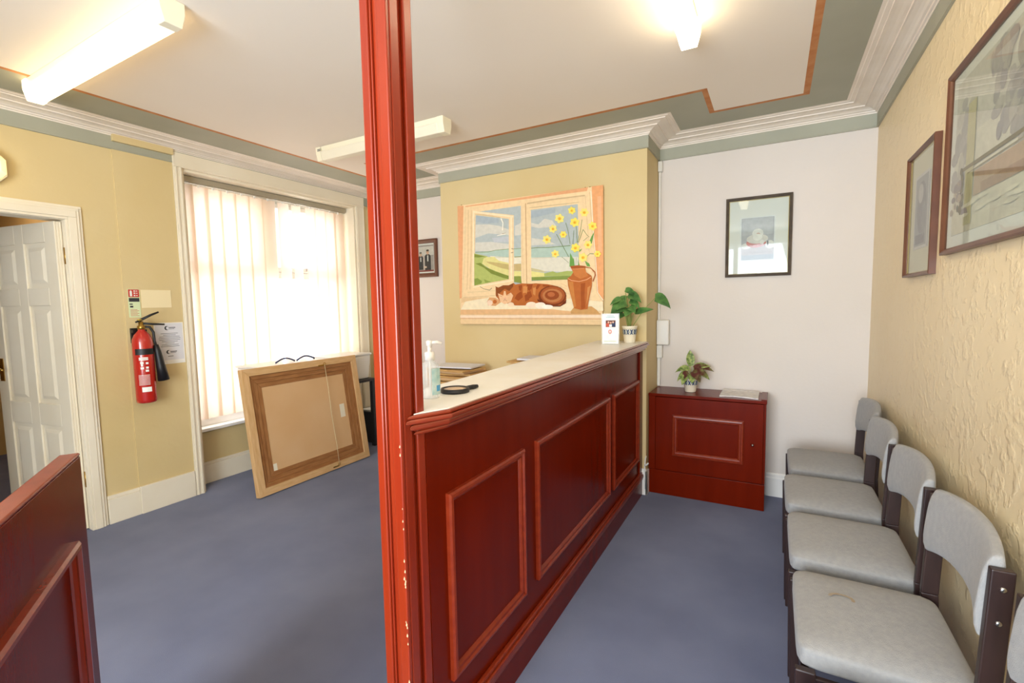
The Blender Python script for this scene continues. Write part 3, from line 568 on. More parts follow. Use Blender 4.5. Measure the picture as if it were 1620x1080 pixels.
# shapes of the cat painting: colour, outline in metres from its lower left corner
ART = [('E5A878',[-.003,.991,.058,.985,.017,.218,-.006,.218]),('E5A878',[.077,.981,1.147,.994,1.139,.968,.077,.973]),('E8A670',[1.175,.996,1.26,.994,1.262,.178,1.21,.243]),('EBB284',[1.217,.922,1.245,.919,1.249,.518,1.221,.542]),('B4BCBA',[.213,.922,.598,.924,.59,.318,.524,.32,.533,.86]),('B4BCBA',[.177,.897,.488,.835,.478,.364,.146,.321]),('B4BCBA',[.684,.884,1.068,.883,1.074,.34,.681,.339]),('D3CFC2',[.175,.82,.296,.811,.396,.79,.486,.752,.485,.71,.294,.739,.168,.712]),('D3CFC2',[.685,.786,.747,.768,.799,.806,.862,.786,.899,.737,.747,.74,.685,.757]),('D3CFC2',[.687,.67,.822,.642,.885,.608,.683,.612]),('D3CFC2',[.167,.675,.321,.669,.484,.639,.483,.603,.29,.595,.165,.607]),('D3CFC2',[.541,.776,.596,.794,.596,.701,.54,.7]),('A8B3B9',[.181,.893,.397,.847,.396,.814,.267,.82,.179,.844]),('A8B3B9',[.687,.872,.888,.879,.887,.839,.799,.832,.686,.82]),('C0C3C6',[.329,.699,.485,.698,.484,.657,.35,.661]),('B2C6B8',[.165,.594,.483,.6,.481,.537,.304,.56,.164,.588]),('B2C6B8',[.531,.596,.594,.6,.593,.53,.53,.531]),('B2C6B8',[.682,.586,1.007,.585,1.067,.583,1.067,.5,.681,.519]),('7E9150',[.165,.596,.29,.592,.29,.588,.165,.592]),('7E9150',[.29,.592,.363,.601,.363,.597,.29,.588]),('7E9150',[.363,.601,.483,.602,.483,.598,.363,.597]),('7E9150',[.531,.6,.594,.599,.594,.595,.531,.596]),('839A6E',[.682,.595,.744,.596,.744,.59,.682,.589]),('839A6E',[.744,.596,.821,.59,.821,.584,.744,.59]),('839A6E',[.821,.59,1.007,.591,1.007,.585,.821,.584]),('E6DFC8',[.304,.556,.481,.536,.48,.479,.361,.516]),('E6DFC8',[.53,.536,.593,.535,.592,.479,.529,.482]),('DDD8C6',[.681,.52,1.067,.502,1.066,.385,.679,.421]),('99A26C',[.347,.546,.481,.537,.481,.535,.347,.544]),('8E8F50',[.533,.537,.593,.536,.593,.53,.533,.531]),('CBB27C',[.681,.517,.858,.509,.858,.507,.681,.515]),('DDD38C',[.245,.551,.347,.547,.389,.514,.48,.491,.478,.383,.358,.418,.229,.499]),('C4AF72',[.266,.515,.36,.501,.48,.479,.479,.436,.402,.456,.288,.499]),('C6AE78',[.529,.479,.592,.479,.591,.422,.528,.425]),('E3D98C',[.527,.424,.591,.419,.59,.381,.527,.383]),('AFB868',[.155,.588,.216,.571,.289,.554,.245,.541,.229,.499,.287,.459,.478,.386,.478,.361,.313,.343,.148,.321]),('7E8A3C',[.155,.581,.26,.556,.193,.551,.154,.556]),('7E8A3C',[.162,.503,.214,.506,.258,.473,.359,.428,.477,.389,.478,.363,.429,.373,.315,.414,.243,.467]),('869846',[.149,.378,.181,.383,.225,.356,.217,.338,.148,.322]),('8C9C4A',[.244,.371,.313,.346,.254,.341]),('869244',[.527,.383,.588,.381,.594,.324,.526,.338]),('E3DA8C',[.681,.415,.793,.398,.793,.366,.682,.368]),('A9B566',[.79,.392,.863,.406,.895,.393,.981,.403,1.03,.398,1.03,.364,.793,.37]),('84954A',[.682,.369,1.005,.366,1.017,.338,.683,.342]),('C9BE90',[.68,.441,.755,.423,.819,.4,.681,.415]),('F6E2BC',[.166,.935,.153,.589,.139,.589,.152,.935]),('F6E2BC',[.153,.589,.141,.322,.127,.322,.139,.589]),('F6E2BC',[.153,.933,.496,.861,.494,.849,.151,.921]),('F6E2BC',[.496,.861,.53,.854,.528,.842,.494,.849]),('F6E2BC',[.52,.856,.513,.524,.497,.524,.504,.856]),('F6E2BC',[.513,.524,.51,.351,.494,.351,.497,.524]),('F6E2BC',[.132,.314,.355,.338,.357,.328,.134,.304]),('F6E2BC',[.355,.338,.518,.356,.52,.346,.357,.328]),('C6B48A',[.174,.905,.269,.889,.269,.885,.174,.901]),('C6B48A',[.269,.889,.412,.856,.412,.852,.269,.885]),('D2B48A',[.109,.947,.095,.593,.091,.593,.105,.947]),('D2B48A',[.095,.593,.075,.292,.071,.292,.091,.593]),('D2B48A',[.139,.944,.126,.591,.122,.591,.135,.944]),('D2B48A',[.126,.591,.106,.291,.102,.291,.122,.591]),('DCC79C',[.079,.969,.064,.595,.06,.595,.075,.969]),('DCC79C',[.064,.595,.026,.216,.022,.216,.06,.595]),('C79F72',[.643,.938,.642,.557,.636,.557,.637,.938]),('C79F72',[.642,.557,.643,.322,.637,.322,.636,.557]),('D9C090',[.61,.942,.606,.559,.604,.559,.608,.942]),('D9C090',[.606,.559,.615,.323,.613,.323,.604,.559]),('D2B48A',[.652,.94,.889,.945,.889,.935,.652,.93]),('D2B48A',[.889,.945,1.123,.943,1.123,.933,.889,.935]),('C9B58C',[.671,.902,.888,.9,.888,.896,.671,.898]),('C9B58C',[.888,.9,1.079,.897,1.079,.893,.888,.896]),('D2B48A',[1.127,.941,1.145,.687,1.143,.687,1.125,.941]),('D2B48A',[1.145,.687,1.156,.522,1.154,.522,1.143,.687]),('E0BE92',[1.162,.956,1.178,.684,1.174,.684,1.158,.956]),('E0BE92',[1.178,.684,1.198,.519,1.194,.519,1.174,.684]),('E0BE92',[1.198,.519,1.214,.235,1.21,.235,1.194,.519]),('E0BE92',[1.214,.235,1.258,.169,1.256,.167,1.21,.235]),('FBF0DC',[1.171,.965,1.187,.683,1.183,.683,1.167,.965]),('FBF0DC',[1.187,.683,1.203,.519,1.199,.519,1.183,.683]),('FBF0DC',[1.203,.519,1.22,.235,1.216,.235,1.199,.519]),('FBF0DC',[1.22,.235,1.262,.177,1.258,.175,1.216,.235]),('D2B48A',[.031,.228,.169,.231,.169,.227,.031,.224]),('D2B48A',[.169,.231,.347,.236,.347,.232,.169,.227]),('C9B68C',[.079,.268,.348,.275,.348,.273,.079,.266]),('E3C193',[.011,.223,.31,.223,.206,.212,.053,.193,.009,.178]),('A09074',[.203,.315,.239,.295,.237,.291,.201,.311]),('A09074',[.239,.295,.297,.282,.297,.276,.237,.291]),('A09074',[.297,.282,.317,.299,.321,.295,.297,.276]),('B09A7C',[.508,.604,.532,.599,.53,.593,.506,.598]),('B09A7C',[.503,.572,.524,.573,.524,.567,.503,.566]),('F8EFDD',[.422,.847,.439,.811,.431,.809,.414,.843]),('F8EFDD',[.439,.811,.434,.751,.426,.751,.431,.809]),('C2B391',[.433,.844,.45,.809,.448,.809,.431,.842]),('C2B391',[.45,.809,.444,.744,.442,.744,.448,.809]),('F8EFDD',[.38,.716,.458,.724,.458,.718,.38,.71]),('9C8E70',[.426,.726,.458,.728,.458,.724,.426,.722]),('F0E0BE',[.053,.19,.281,.217,1.004,.196,1.257,.168,1.26,.102,.004,.123]),('E4B78C',[.932,.313,.981,.288,.979,.286,.93,.311]),('E4B78C',[.926,.29,.987,.265,.985,.263,.924,.288]),('E8C69C',[.943,.245,1.004,.232,1.004,.228,.943,.241]),('E3B583',[.004,.123,.673,.122,.866,.117,1.003,.099,1.24,.086,1.24,.074,-.002,.082]),('F6DCC0',[-.002,.074,1.257,.072,1.257,.053,-.002,.055]),('D69C78',[-.003,.049,.672,.047,.672,.043,-.003,.045]),('D69C78',[.672,.047,1.251,.045,1.251,.041,.672,.043]),('EBCB9C',[-.003,.035,1.254,.033,1.239,.0,.0,.003]),('B99A6A',[.0,.001,1.239,-.002,1.239,-.004,-.0,-.001]),('CE9D62',[1.006,.1,1.031,.13,1.171,.136,1.211,.108,1.234,.079,1.009,.082]),('D9A06C',[.269,.186,.295,.22,.354,.215,.41,.184,.352,.15,.279,.155]),('B9682F',[.356,.302,.384,.298,.427,.315,.484,.313,.522,.33,.539,.317,.594,.324,.676,.318,.721,.32,.818,.31,.906,.29,.952,.248,.973,.196,.961,.156,.917,.137,.86,.141,.751,.172,.618,.15,.536,.151,.396,.184,.354,.234]),('9A4A1C',[.566,.307,.6,.312,.593,.264,.572,.271]),('9A4A1C',[.641,.316,.676,.309,.667,.262,.647,.274]),('9A4A1C',[.661,.316,.694,.317,.68,.273,.654,.28]),('9A4A1C',[.734,.313,.76,.309,.733,.272,.713,.278]),('9A4A1C',[.551,.241,.593,.264,.605,.216,.564,.187,.53,.206]),('9A4A1C',[.619,.228,.653,.245,.659,.191,.625,.18]),('9A4A1C',[.64,.251,.673,.262,.686,.22,.659,.203]),('9A4A1C',[.779,.308,.837,.303,.83,.286,.779,.294]),('D08A4C',[.607,.3,.634,.305,.626,.251,.606,.246]),('D08A4C',[.62,.293,.647,.298,.64,.245,.62,.251]),('D08A4C',[.694,.285,.72,.29,.713,.225,.693,.238]),('7C3814',[.973,.216,.968,.193,.951,.171,.926,.155,.893,.144,.857,.141,.821,.145,.787,.157,.761,.175,.744,.197,.739,.222,.745,.246,.762,.268,.789,.284,.822,.294,.859,.297,.895,.292,.927,.28,.952,.262,.968,.24]),('A8582A',[.961,.222,.955,.2,.938,.18,.911,.166,.878,.159,.843,.159,.809,.168,.782,.183,.764,.204,.758,.227,.765,.25,.783,.27,.811,.284,.844,.291,.88,.289,.912,.281,.938,.265,.955,.245]),('BC7846',[.94,.22,.933,.2,.915,.184,.889,.173,.857,.17,.826,.174,.799,.186,.781,.204,.775,.224,.781,.244,.8,.26,.827,.271,.859,.274,.89,.269,.916,.257,.934,.24]),('95481E',[.915,.223,.909,.208,.892,.196,.868,.19,.841,.19,.817,.198,.8,.21,.794,.226,.8,.242,.817,.254,.842,.26,.869,.259,.893,.252,.909,.239]),('B9683A',[.88,.23,.876,.221,.864,.214,.848,.212,.832,.215,.821,.222,.817,.232,.821,.241,.833,.247,.849,.249,.865,.246,.876,.239]),('6E3012',[.732,.201,.777,.168,.86,.146,.923,.146,.973,.191,.97,.162,.923,.137,.86,.138,.77,.162,.732,.184]),('8A4A20',[.356,.302,.349,.311,.381,.298,.427,.315,.477,.313,.522,.33,.518,.303,.483,.267,.441,.287,.398,.257,.361,.221]),('EBBE92',[.376,.252,.426,.232,.433,.269,.448,.268,.454,.232,.496,.255,.517,.23,.495,.182,.438,.162,.396,.184]),('8A4A20',[.386,.234,.415,.226,.415,.224,.386,.232]),('8A4A20',[.461,.232,.486,.241,.486,.239,.461,.23]),('E8A890',[.45,.207,.447,.203,.44,.201,.433,.203,.431,.208,.434,.212,.441,.214,.448,.212]),('B07848',[.441,.2,.425,.185,.423,.187,.439,.202]),('B07848',[.441,.202,.461,.187,.459,.185,.439,.2]),('F3D6B4',[.524,.158,.52,.151,.512,.144,.5,.141,.487,.141,.476,.145,.468,.151,.465,.159,.468,.167,.476,.173,.488,.177,.501,.177,.513,.173,.521,.166]),('F0D0B4',[.324,.176,.321,.166,.314,.157,.303,.153,.291,.153,.281,.158,.274,.166,.271,.177,.274,.187,.282,.195,.293,.199,.304,.199,.315,.194,.322,.186]),('C06A30',[.364,.184,.362,.177,.357,.172,.349,.169,.341,.169,.333,.172,.328,.178,.327,.185,.329,.192,.334,.197,.342,.2,.35,.2,.358,.197,.363,.191]),('F6DEC4',[.725,.154,.72,.145,.707,.137,.688,.133,.668,.133,.649,.138,.636,.146,.631,.156,.636,.165,.649,.173,.668,.177,.689,.177,.707,.172,.72,.164]),('FBEBD8',[.803,.147,.798,.137,.785,.128,.767,.124,.747,.124,.728,.129,.716,.138,.711,.149,.716,.159,.729,.168,.747,.172,.768,.172,.786,.167,.798,.158]),('FDF2E4',[.863,.136,.858,.129,.845,.123,.826,.12,.804,.121,.785,.124,.772,.13,.767,.137,.772,.144,.785,.15,.805,.153,.826,.152,.845,.149,.859,.143]),('F6DEC4',[.685,.152,.682,.144,.675,.137,.664,.134,.652,.134,.641,.138,.634,.144,.631,.153,.634,.161,.642,.167,.653,.171,.665,.171,.675,.167,.682,.16]),('7C8F62',[.975,.759,.995,.689,.991,.689,.971,.757]),('7C8F62',[.995,.689,1.009,.599,1.005,.599,.991,.689]),('7C8F62',[.9,.682,.948,.593,.944,.591,.896,.68]),('7C8F62',[.948,.593,.997,.506,.993,.504,.944,.591]),('7C8F62',[1.04,.696,1.031,.597,1.027,.597,1.036,.696]),('7C8F62',[1.058,.722,1.064,.606,1.06,.606,1.054,.722]),('7C8F62',[1.103,.767,1.091,.692,1.087,.692,1.099,.767]),('7C8F62',[1.091,.692,1.067,.605,1.063,.607,1.087,.692]),('7C8F62',[1.111,.695,1.075,.604,1.071,.606,1.107,.697]),('7C8F62',[1.111,.697,1.139,.656,1.137,.654,1.107,.695]),('7C8F62',[1.139,.656,1.157,.638,1.155,.636,1.137,.654]),('7C8F62',[1.108,.614,1.143,.639,1.145,.637,1.11,.612]),('7C8F62',[1.137,.502,1.161,.521,1.161,.517,1.139,.5]),('7C8F62',[1.161,.521,1.196,.516,1.196,.512,1.161,.517]),('7C8F62',[.94,.511,.995,.463,.993,.461,.938,.509]),('7C8F62',[1.056,.497,1.05,.431,1.048,.431,1.054,.497]),('6FA04E',[1.007,.534,1.031,.488,1.036,.431,1.0,.433]),('6FA04E',[1.034,.499,1.042,.431,1.024,.432]),('6FA04E',[1.12,.471,1.155,.447,1.163,.425,1.137,.429]),('6FA04E',[1.196,.674,1.173,.586,1.156,.604,1.173,.641]),('6FA04E',[1.079,.549,1.103,.559,1.079,.533]),('6FA04E',[1.066,.474,1.084,.429,1.072,.429]),('F3E27A',[.955,.767,.942,.765,.922,.774,.903,.791,.892,.808,.893,.821,.906,.822,.926,.813,.945,.796,.956,.779]),('F3E27A',[.916,.758,.907,.767,.904,.787,.909,.809,.919,.825,.932,.829,.941,.819,.944,.8,.939,.778,.929,.762]),('F3E27A',[.885,.785,.889,.796,.906,.807,.93,.812,.951,.81,.962,.802,.958,.791,.942,.78,.918,.775,.897,.777]),('F0BE3C',[.939,.791,.935,.783,.926,.78,.917,.783,.91,.79,.91,.798,.917,.804,.927,.804,.935,.799]),('E29B28',[.93,.791,.927,.787,.921,.786,.917,.79,.917,.794,.921,.797,.927,.795]),('F6DF63',[1.028,.812,1.018,.817,1.011,.831,1.007,.85,1.01,.865,1.018,.871,1.027,.866,1.035,.851,1.038,.833,1.036,.818]),('F6DF63',[.998,.825,.997,.835,1.006,.847,1.022,.857,1.038,.861,1.048,.858,1.049,.848,1.04,.836,1.024,.825,1.008,.821]),('F6DF63',[.993,.855,1.001,.86,1.019,.857,1.037,.849,1.05,.838,1.053,.828,1.044,.823,1.027,.826,1.009,.834,.995,.845]),('F0BE3C',[1.034,.839,1.032,.833,1.025,.83,1.017,.832,1.012,.838,1.012,.845,1.017,.849,1.025,.85,1.032,.846]),('E29B28',[1.027,.839,1.025,.835,1.02,.835,1.017,.838,1.017,.842,1.02,.844,1.025,.842]),('F3E27A',[1.101,.791,1.096,.801,1.1,.818,1.111,.834,1.125,.844,1.137,.844,1.141,.833,1.138,.817,1.127,.801,1.113,.791]),('F3E27A',[1.084,.821,1.091,.829,1.108,.833,1.13,.83,1.147,.823,1.154,.813,1.147,.805,1.13,.802,1.108,.804,1.09,.812]),('F3E27A',[1.102,.848,1.113,.845,1.127,.832,1.138,.814,1.141,.797,1.136,.787,1.125,.789,1.111,.802,1.1,.821,1.097,.838]),('F0BE3C',[1.132,.815,1.129,.808,1.121,.805,1.113,.808,1.107,.814,1.107,.821,1.113,.826,1.121,.827,1.129,.822]),('E29B28',[1.124,.815,1.122,.811,1.116,.811,1.112,.814,1.112,.818,1.117,.82,1.122,.819]),('F6DF63',[1.007,.745,1.011,.756,1.028,.767,1.051,.772,1.071,.77,1.082,.762,1.078,.751,1.062,.741,1.039,.736,1.018,.737]),('F6DF63',[1.015,.78,1.028,.782,1.047,.773,1.065,.757,1.076,.739,1.074,.727,1.062,.726,1.043,.735,1.024,.751,1.014,.768]),('F6DF63',[1.052,.789,1.061,.779,1.064,.76,1.059,.738,1.049,.723,1.037,.719,1.028,.728,1.026,.747,1.03,.769,1.04,.785]),('F0BE3C',[1.059,.751,1.056,.744,1.047,.741,1.038,.743,1.031,.75,1.032,.758,1.038,.764,1.047,.764,1.056,.759]),('E29B28',[1.05,.751,1.048,.747,1.042,.747,1.038,.75,1.038,.755,1.042,.757,1.048,.756]),('F3E27A',[.838,.737,.847,.742,.866,.74,.886,.731,.9,.719,.903,.709,.893,.704,.875,.706,.855,.715,.84,.726]),('F3E27A',[.865,.754,.875,.749,.884,.733,.887,.714,.884,.698,.876,.691,.865,.696,.857,.712,.854,.732,.857,.748]),('F3E27A',[.898,.74,.898,.73,.888,.717,.872,.706,.854,.701,.843,.705,.842,.716,.852,.729,.869,.74,.887,.744]),('F0BE3C',[.883,.72,.88,.714,.872,.711,.864,.713,.859,.719,.859,.726,.864,.731,.873,.732,.88,.727]),('E29B28',[.875,.72,.873,.717,.868,.716,.864,.719,.864,.723,.868,.725,.873,.724]),('F6DF63',[.939,.699,.949,.697,.961,.686,.97,.67,.973,.656,.968,.648,.958,.649,.946,.66,.937,.676,.934,.691]),('F6DF63',[.969,.696,.973,.687,.97,.673,.96,.659,.948,.65,.938,.65,.933,.659,.937,.673,.947,.687,.959,.696]),('F6DF63',[.984,.67,.978,.663,.963,.66,.944,.662,.928,.668,.923,.676,.929,.683,.944,.686,.963,.685,.978,.678]),('F0BE3C',[.964,.671,.962,.665,.955,.663,.948,.665,.943,.67,.943,.676,.948,.681,.955,.681,.962,.677]),('E29B28',[.957,.671,.955,.668,.951,.667,.947,.67,.948,.673,.951,.675,.955,.674]),('F3E27A',[.827,.681,.835,.672,.838,.654,.833,.633,.823,.618,.811,.614,.803,.623,.8,.641,.805,.662,.815,.677]),('F3E27A',[.855,.656,.851,.645,.835,.636,.813,.63,.793,.632,.783,.639,.786,.65,.803,.66,.825,.665,.845,.663]),('F3E27A',[.847,.623,.835,.621,.817,.629,.799,.645,.789,.661,.79,.672,.803,.674,.821,.666,.839,.65,.849,.634]),('F0BE3C',[.833,.645,.829,.638,.821,.635,.812,.637,.806,.644,.806,.651,.812,.657,.822,.657,.83,.653]),('E29B28',[.824,.645,.822,.641,.816,.641,.812,.644,.812,.648,.816,.651,.822,.649]),('F6DF63',[1.21,.732,1.21,.721,1.2,.707,1.183,.695,1.166,.691,1.154,.695,1.154,.706,1.164,.72,1.181,.731,1.198,.736]),('F6DF63',[1.215,.698,1.205,.693,1.187,.696,1.166,.705,1.152,.717,1.149,.729,1.159,.734,1.177,.731,1.198,.722,1.212,.709]),('F6DF63',[1.188,.68,1.177,.686,1.168,.702,1.165,.723,1.168,.74,1.177,.747,1.187,.741,1.196,.725,1.199,.704,1.196,.687]),('F0BE3C',[1.195,.711,1.192,.704,1.184,.701,1.176,.703,1.17,.71,1.17,.717,1.176,.723,1.184,.723,1.192,.719]),('E29B28',[1.187,.711,1.185,.707,1.18,.707,1.175,.71,1.175,.714,1.18,.716,1.185,.715]),('F3E27A',[1.18,.58,1.174,.572,1.157,.568,1.136,.57,1.119,.577,1.113,.586,1.12,.594,1.137,.598,1.157,.596,1.174,.589]),('F3E27A',[1.163,.554,1.152,.556,1.139,.568,1.129,.586,1.126,.603,1.13,.612,1.142,.61,1.155,.598,1.165,.58,1.168,.563]),('F3E27A',[1.129,.557,1.125,.567,1.129,.583,1.14,.599,1.153,.609,1.164,.609,1.169,.599,1.165,.583,1.154,.567,1.14,.557]),('F0BE3C',[1.159,.581,1.156,.574,1.149,.571,1.141,.573,1.135,.579,1.135,.586,1.141,.591,1.149,.592,1.156,.588]),('E29B28',[1.151,.58,1.149,.577,1.144,.576,1.14,.579,1.14,.583,1.144,.586,1.149,.584]),('F6DF63',[1.078,.543,1.066,.541,1.047,.549,1.029,.565,1.019,.582,1.021,.594,1.033,.595,1.052,.587,1.069,.571,1.079,.554]),('F6DF63',[1.042,.534,1.033,.543,1.031,.562,1.035,.583,1.045,.598,1.057,.602,1.066,.593,1.068,.575,1.063,.553,1.053,.538]),('F6DF63',[1.013,.559,1.017,.57,1.033,.58,1.055,.586,1.075,.585,1.085,.577,1.082,.566,1.066,.556,1.043,.55,1.023,.551]),('F0BE3C',[1.063,.566,1.06,.559,1.052,.555,1.042,.557,1.036,.564,1.036,.572,1.042,.578,1.052,.578,1.06,.574]),('E29B28',[1.055,.565,1.052,.562,1.047,.561,1.042,.564,1.042,.569,1.047,.571,1.052,.57]),('F3E27A',[.892,.504,.882,.509,.874,.524,.871,.543,.874,.558,.882,.565,.892,.56,.9,.545,.903,.526,.9,.51]),('F3E27A',[.86,.517,.86,.527,.87,.54,.886,.551,.903,.555,.913,.552,.914,.542,.904,.529,.888,.518,.871,.513]),('F3E27A',[.855,.548,.865,.553,.883,.551,.902,.542,.916,.531,.918,.521,.909,.516,.891,.518,.872,.526,.858,.537]),('F0BE3C',[.899,.532,.896,.526,.889,.523,.881,.525,.875,.53,.876,.537,.881,.542,.889,.543,.896,.539]),('E29B28',[.891,.532,.889,.528,.884,.528,.88,.53,.881,.534,.884,.537,.889,.535]),('F6DF63',[1.204,.491,1.2,.499,1.204,.512,1.213,.526,1.224,.534,1.233,.534,1.236,.526,1.233,.512,1.224,.499,1.213,.491]),('F6DF63',[1.191,.515,1.196,.521,1.21,.525,1.227,.523,1.241,.518,1.246,.51,1.24,.504,1.227,.5,1.21,.502,1.196,.507]),('F6DF63',[1.205,.536,1.214,.535,1.225,.525,1.233,.51,1.235,.496,1.231,.489,1.223,.49,1.212,.5,1.204,.515,1.201,.529]),('F0BE3C',[1.228,.511,1.226,.505,1.22,.503,1.213,.504,1.209,.509,1.209,.515,1.214,.519,1.22,.52,1.226,.516]),('E29B28',[1.222,.51,1.22,.507,1.216,.507,1.213,.509,1.213,.512,1.216,.514,1.22,.513]),('F3E27A',[1.072,.485,1.076,.496,1.092,.506,1.114,.512,1.134,.51,1.144,.503,1.14,.492,1.124,.482,1.102,.476,1.082,.477]),('F3E27A',[1.08,.519,1.092,.521,1.11,.513,1.128,.497,1.138,.48,1.136,.469,1.124,.467,1.106,.475,1.088,.491,1.078,.508]),('F3E27A',[1.116,.528,1.124,.519,1.127,.5,1.122,.479,1.112,.464,1.1,.46,1.092,.469,1.09,.487,1.094,.509,1.104,.524]),('F0BE3C',[1.122,.492,1.118,.485,1.11,.481,1.101,.483,1.095,.49,1.095,.498,1.101,.503,1.111,.504,1.119,.5]),('E29B28',[1.113,.491,1.111,.487,1.105,.487,1.101,.49,1.101,.494,1.106,.497,1.111,.496]),('B8662E',[1.006,.436,1.066,.44,1.125,.431,1.128,.388,1.172,.358,1.177,.336,1.174,.281,1.153,.192,1.141,.117,1.088,.111,1.034,.124,1.016,.195,.989,.292,.984,.347,1.013,.365,1.03,.39]),('C97A3E',[1.018,.415,1.125,.418,1.131,.388,1.148,.359,1.089,.339,1.042,.364]),('A85626',[1.006,.434,1.066,.438,1.125,.429,1.119,.419,1.018,.421]),('C88040',[.993,.326,1.029,.319,1.04,.217,1.052,.138,1.034,.127,1.016,.195]),('A4521F',[1.089,.306,1.125,.31,1.118,.216,1.124,.126,1.091,.112]),('CD8A4E',[1.142,.276,1.165,.286,1.147,.193,1.132,.148]),('A8582A',[1.126,.428,1.168,.417,1.164,.411,1.124,.42]),('A8582A',[1.168,.417,1.201,.386,1.195,.382,1.164,.411]),('A8582A',[1.201,.386,1.205,.361,1.197,.363,1.195,.382]),('A8582A',[1.205,.361,1.187,.315,1.179,.317,1.197,.363]),('E2A06C',[1.135,.426,1.17,.411,1.168,.409,1.133,.424]),('E2A06C',[1.17,.411,1.193,.38,1.191,.378,1.168,.409]),('EDB084',[.989,.348,1.018,.332,1.016,.328,.987,.344]),('EDB084',[1.018,.332,1.077,.322,1.077,.318,1.016,.328]),('EDB084',[1.077,.322,1.136,.334,1.138,.33,1.077,.318]),('EDB084',[1.136,.334,1.168,.352,1.17,.348,1.138,.33]),('E6A878',[1.018,.415,1.066,.414,1.066,.412,1.018,.413]),('E6A878',[1.066,.414,1.119,.417,1.119,.415,1.066,.412]),]

# ================================================================ THE CAT PAINTING
pt = thing('painting', 'large painting of a ginger cat and daffodils on a windowsill, on the chimney breast', 'painting', (-2.343, YC-.006, 1.222))
artwork(ART, 1.253, .992, 'F0D2A4', 'canvas', m_paint, pt, (0, -.022, 0), (PI/2, 0, 0), thick=.022, lift=.00003)
for x in (.035, 1.125, 1.16):
    b = MB(); b.tube([(x, -.018, .985), (x, -.018, .998)], .004, 6); b.build('hanging_hook', m_brass, pt)

# ---------------------------------------------------------------- framed pictures
def framed(name, label, w_, h_, loc, rot, fw_, fmat, mount, mb, art, mat_art, group=None, depth=.022, slip=True, cat='picture'):
    """local x right, y up, z out of the wall"""
    t = thing(name, label, cat, loc, rot, group)
    prof = [(0, 0), (0, depth), (fw_*.3, depth+.002), (fw_*.75, depth-.003), (fw_, depth-.009), (fw_, 0)]
    ring(w_, h_, prof).build('frame', fmat, t)
    MB().box(.004, w_-.004, .004, h_-.004, .001, .006).build('mount', mount, t)
    if slip: ring(w_-2*fw_, h_-2*fw_, [(0, 0), (0, .011), (.004, .009), (.004, 0)]).build('slip', m_gold, t, (fw_, fw_, 0))
    l, bt, r, tp = mb
    artwork(art, w_-l-r, h_-bt-tp, art_base, 'print', mat_art, t, (l, bt, .0075), thick=.0012, lift=.00002)
    MB().box(fw_*.8, w_-fw_*.8, fw_*.8, h_-fw_*.8, .0108, .0118).build('glass', m_picglass, t)
    return t
# 1: print on the white wall
art_base = 'B5B7C0'
s = [rect('EDEFF0', 0, 0, .1615, .236), rect('B9BBC3', .006, .008, .1555, .230), rect('C8CAD0', .01, .14, .15, .228), rect('B3A5A3', .006, .03, .1555, .085), rect('9C9DA3', .006, .008, .1555, .034),
     oval('E8E6E2', .028, .082, .022, .016), oval('EDEBE6', .138, .085, .02, .022), oval('D0807A', .075, .098, .046, .026, 18), oval('E2DEDA', .080, .118, .05, .026, 16), oval('F2F0EC', .082, .148, .026, .024), oval('D9B5A6', .084, .140, .010, .010),
     oval('F4F2EE', .082, .127, .022, .018), oval('F1EEEA', .102, .100, .010, .012), rect('6E7078', .125, .080, .131, .105), rect('8E7F7E', .02, .045, .14, .048)]
s = [(c_, [v_*(.216/.1615 if i_ % 2 == 0 else .305/.236) for i_, v_ in enumerate(p_)]) for c_, p_ in s]
framed('framed_print', 'dark thin-framed print of a figure in red on the white wall', .406, .546, (-.3115, YF-.0005, 1.5455), (PI/2, 0, 0), .020, m_frame_bk, m_mat_w, (.092, .105, .098, .136), s, m_print)
# 2: small photograph in the alcove
art_base = 'A79C98'
s = [rect('C9B9B4', 0, 0, .135, .245), rect('D8CFC9', 0, .16, .235, .245), rect('23252B', .045, .02, .105, .14), oval('23252B', .075, .13, .032, .03), oval('D8AE96', .075, .170, .016, .021), rect('23252B', .125, .01, .20, .15), oval('23252B', .163, .142, .038, .03),
     oval('D6A88E', .163, .188, .018, .023), rect('E7E4DF', .156, .10, .170, .158), rect('E7E4DF', .069, .10, .081, .142), oval('E0C4B0', .13, .045, .02, .01), rect('8A3A34', .0, .0, .235, .016), oval('4A3A34', .163, .206, .018, .010), oval('6A625C', .075, .187, .016, .009)]
framed('framed_photograph', 'small brown-framed photograph of two people in dark suits beside the post', .335, .368, (-3.205, YF-.0005, 1.664), (PI/2, 0, 0), .040, m_frame_br, m_mat_w, (.05, .054, .05, .054), s, m_print, slip=False)
# 3: small picture on the right wall (its face looks to -x); local x runs towards -y
ROTR = (PI/2, 0, -PI/2)
art_base = 'B9B8BC'
s = [rect('D9D8D8', 0, 0, .21, .31), rect('A8A8B0', .012, .012, .198, .298), oval('8F8F99', .11, .17, .07, .11), oval('C3C2C6', .09, .23, .04, .04), rect('83838D', .03, .02, .17, .06), oval('9A9AA3', .15, .12, .03, .07)]
framed('framed_drawing', 'small narrow brown-framed grey drawing on the textured yellow wall', .425, .530, (XR-.0005, 2.805, 1.473), ROTR, .016, m_frame_br, m_mat_c, (.10, .115, .10, .115), s, m_print, depth=.022)
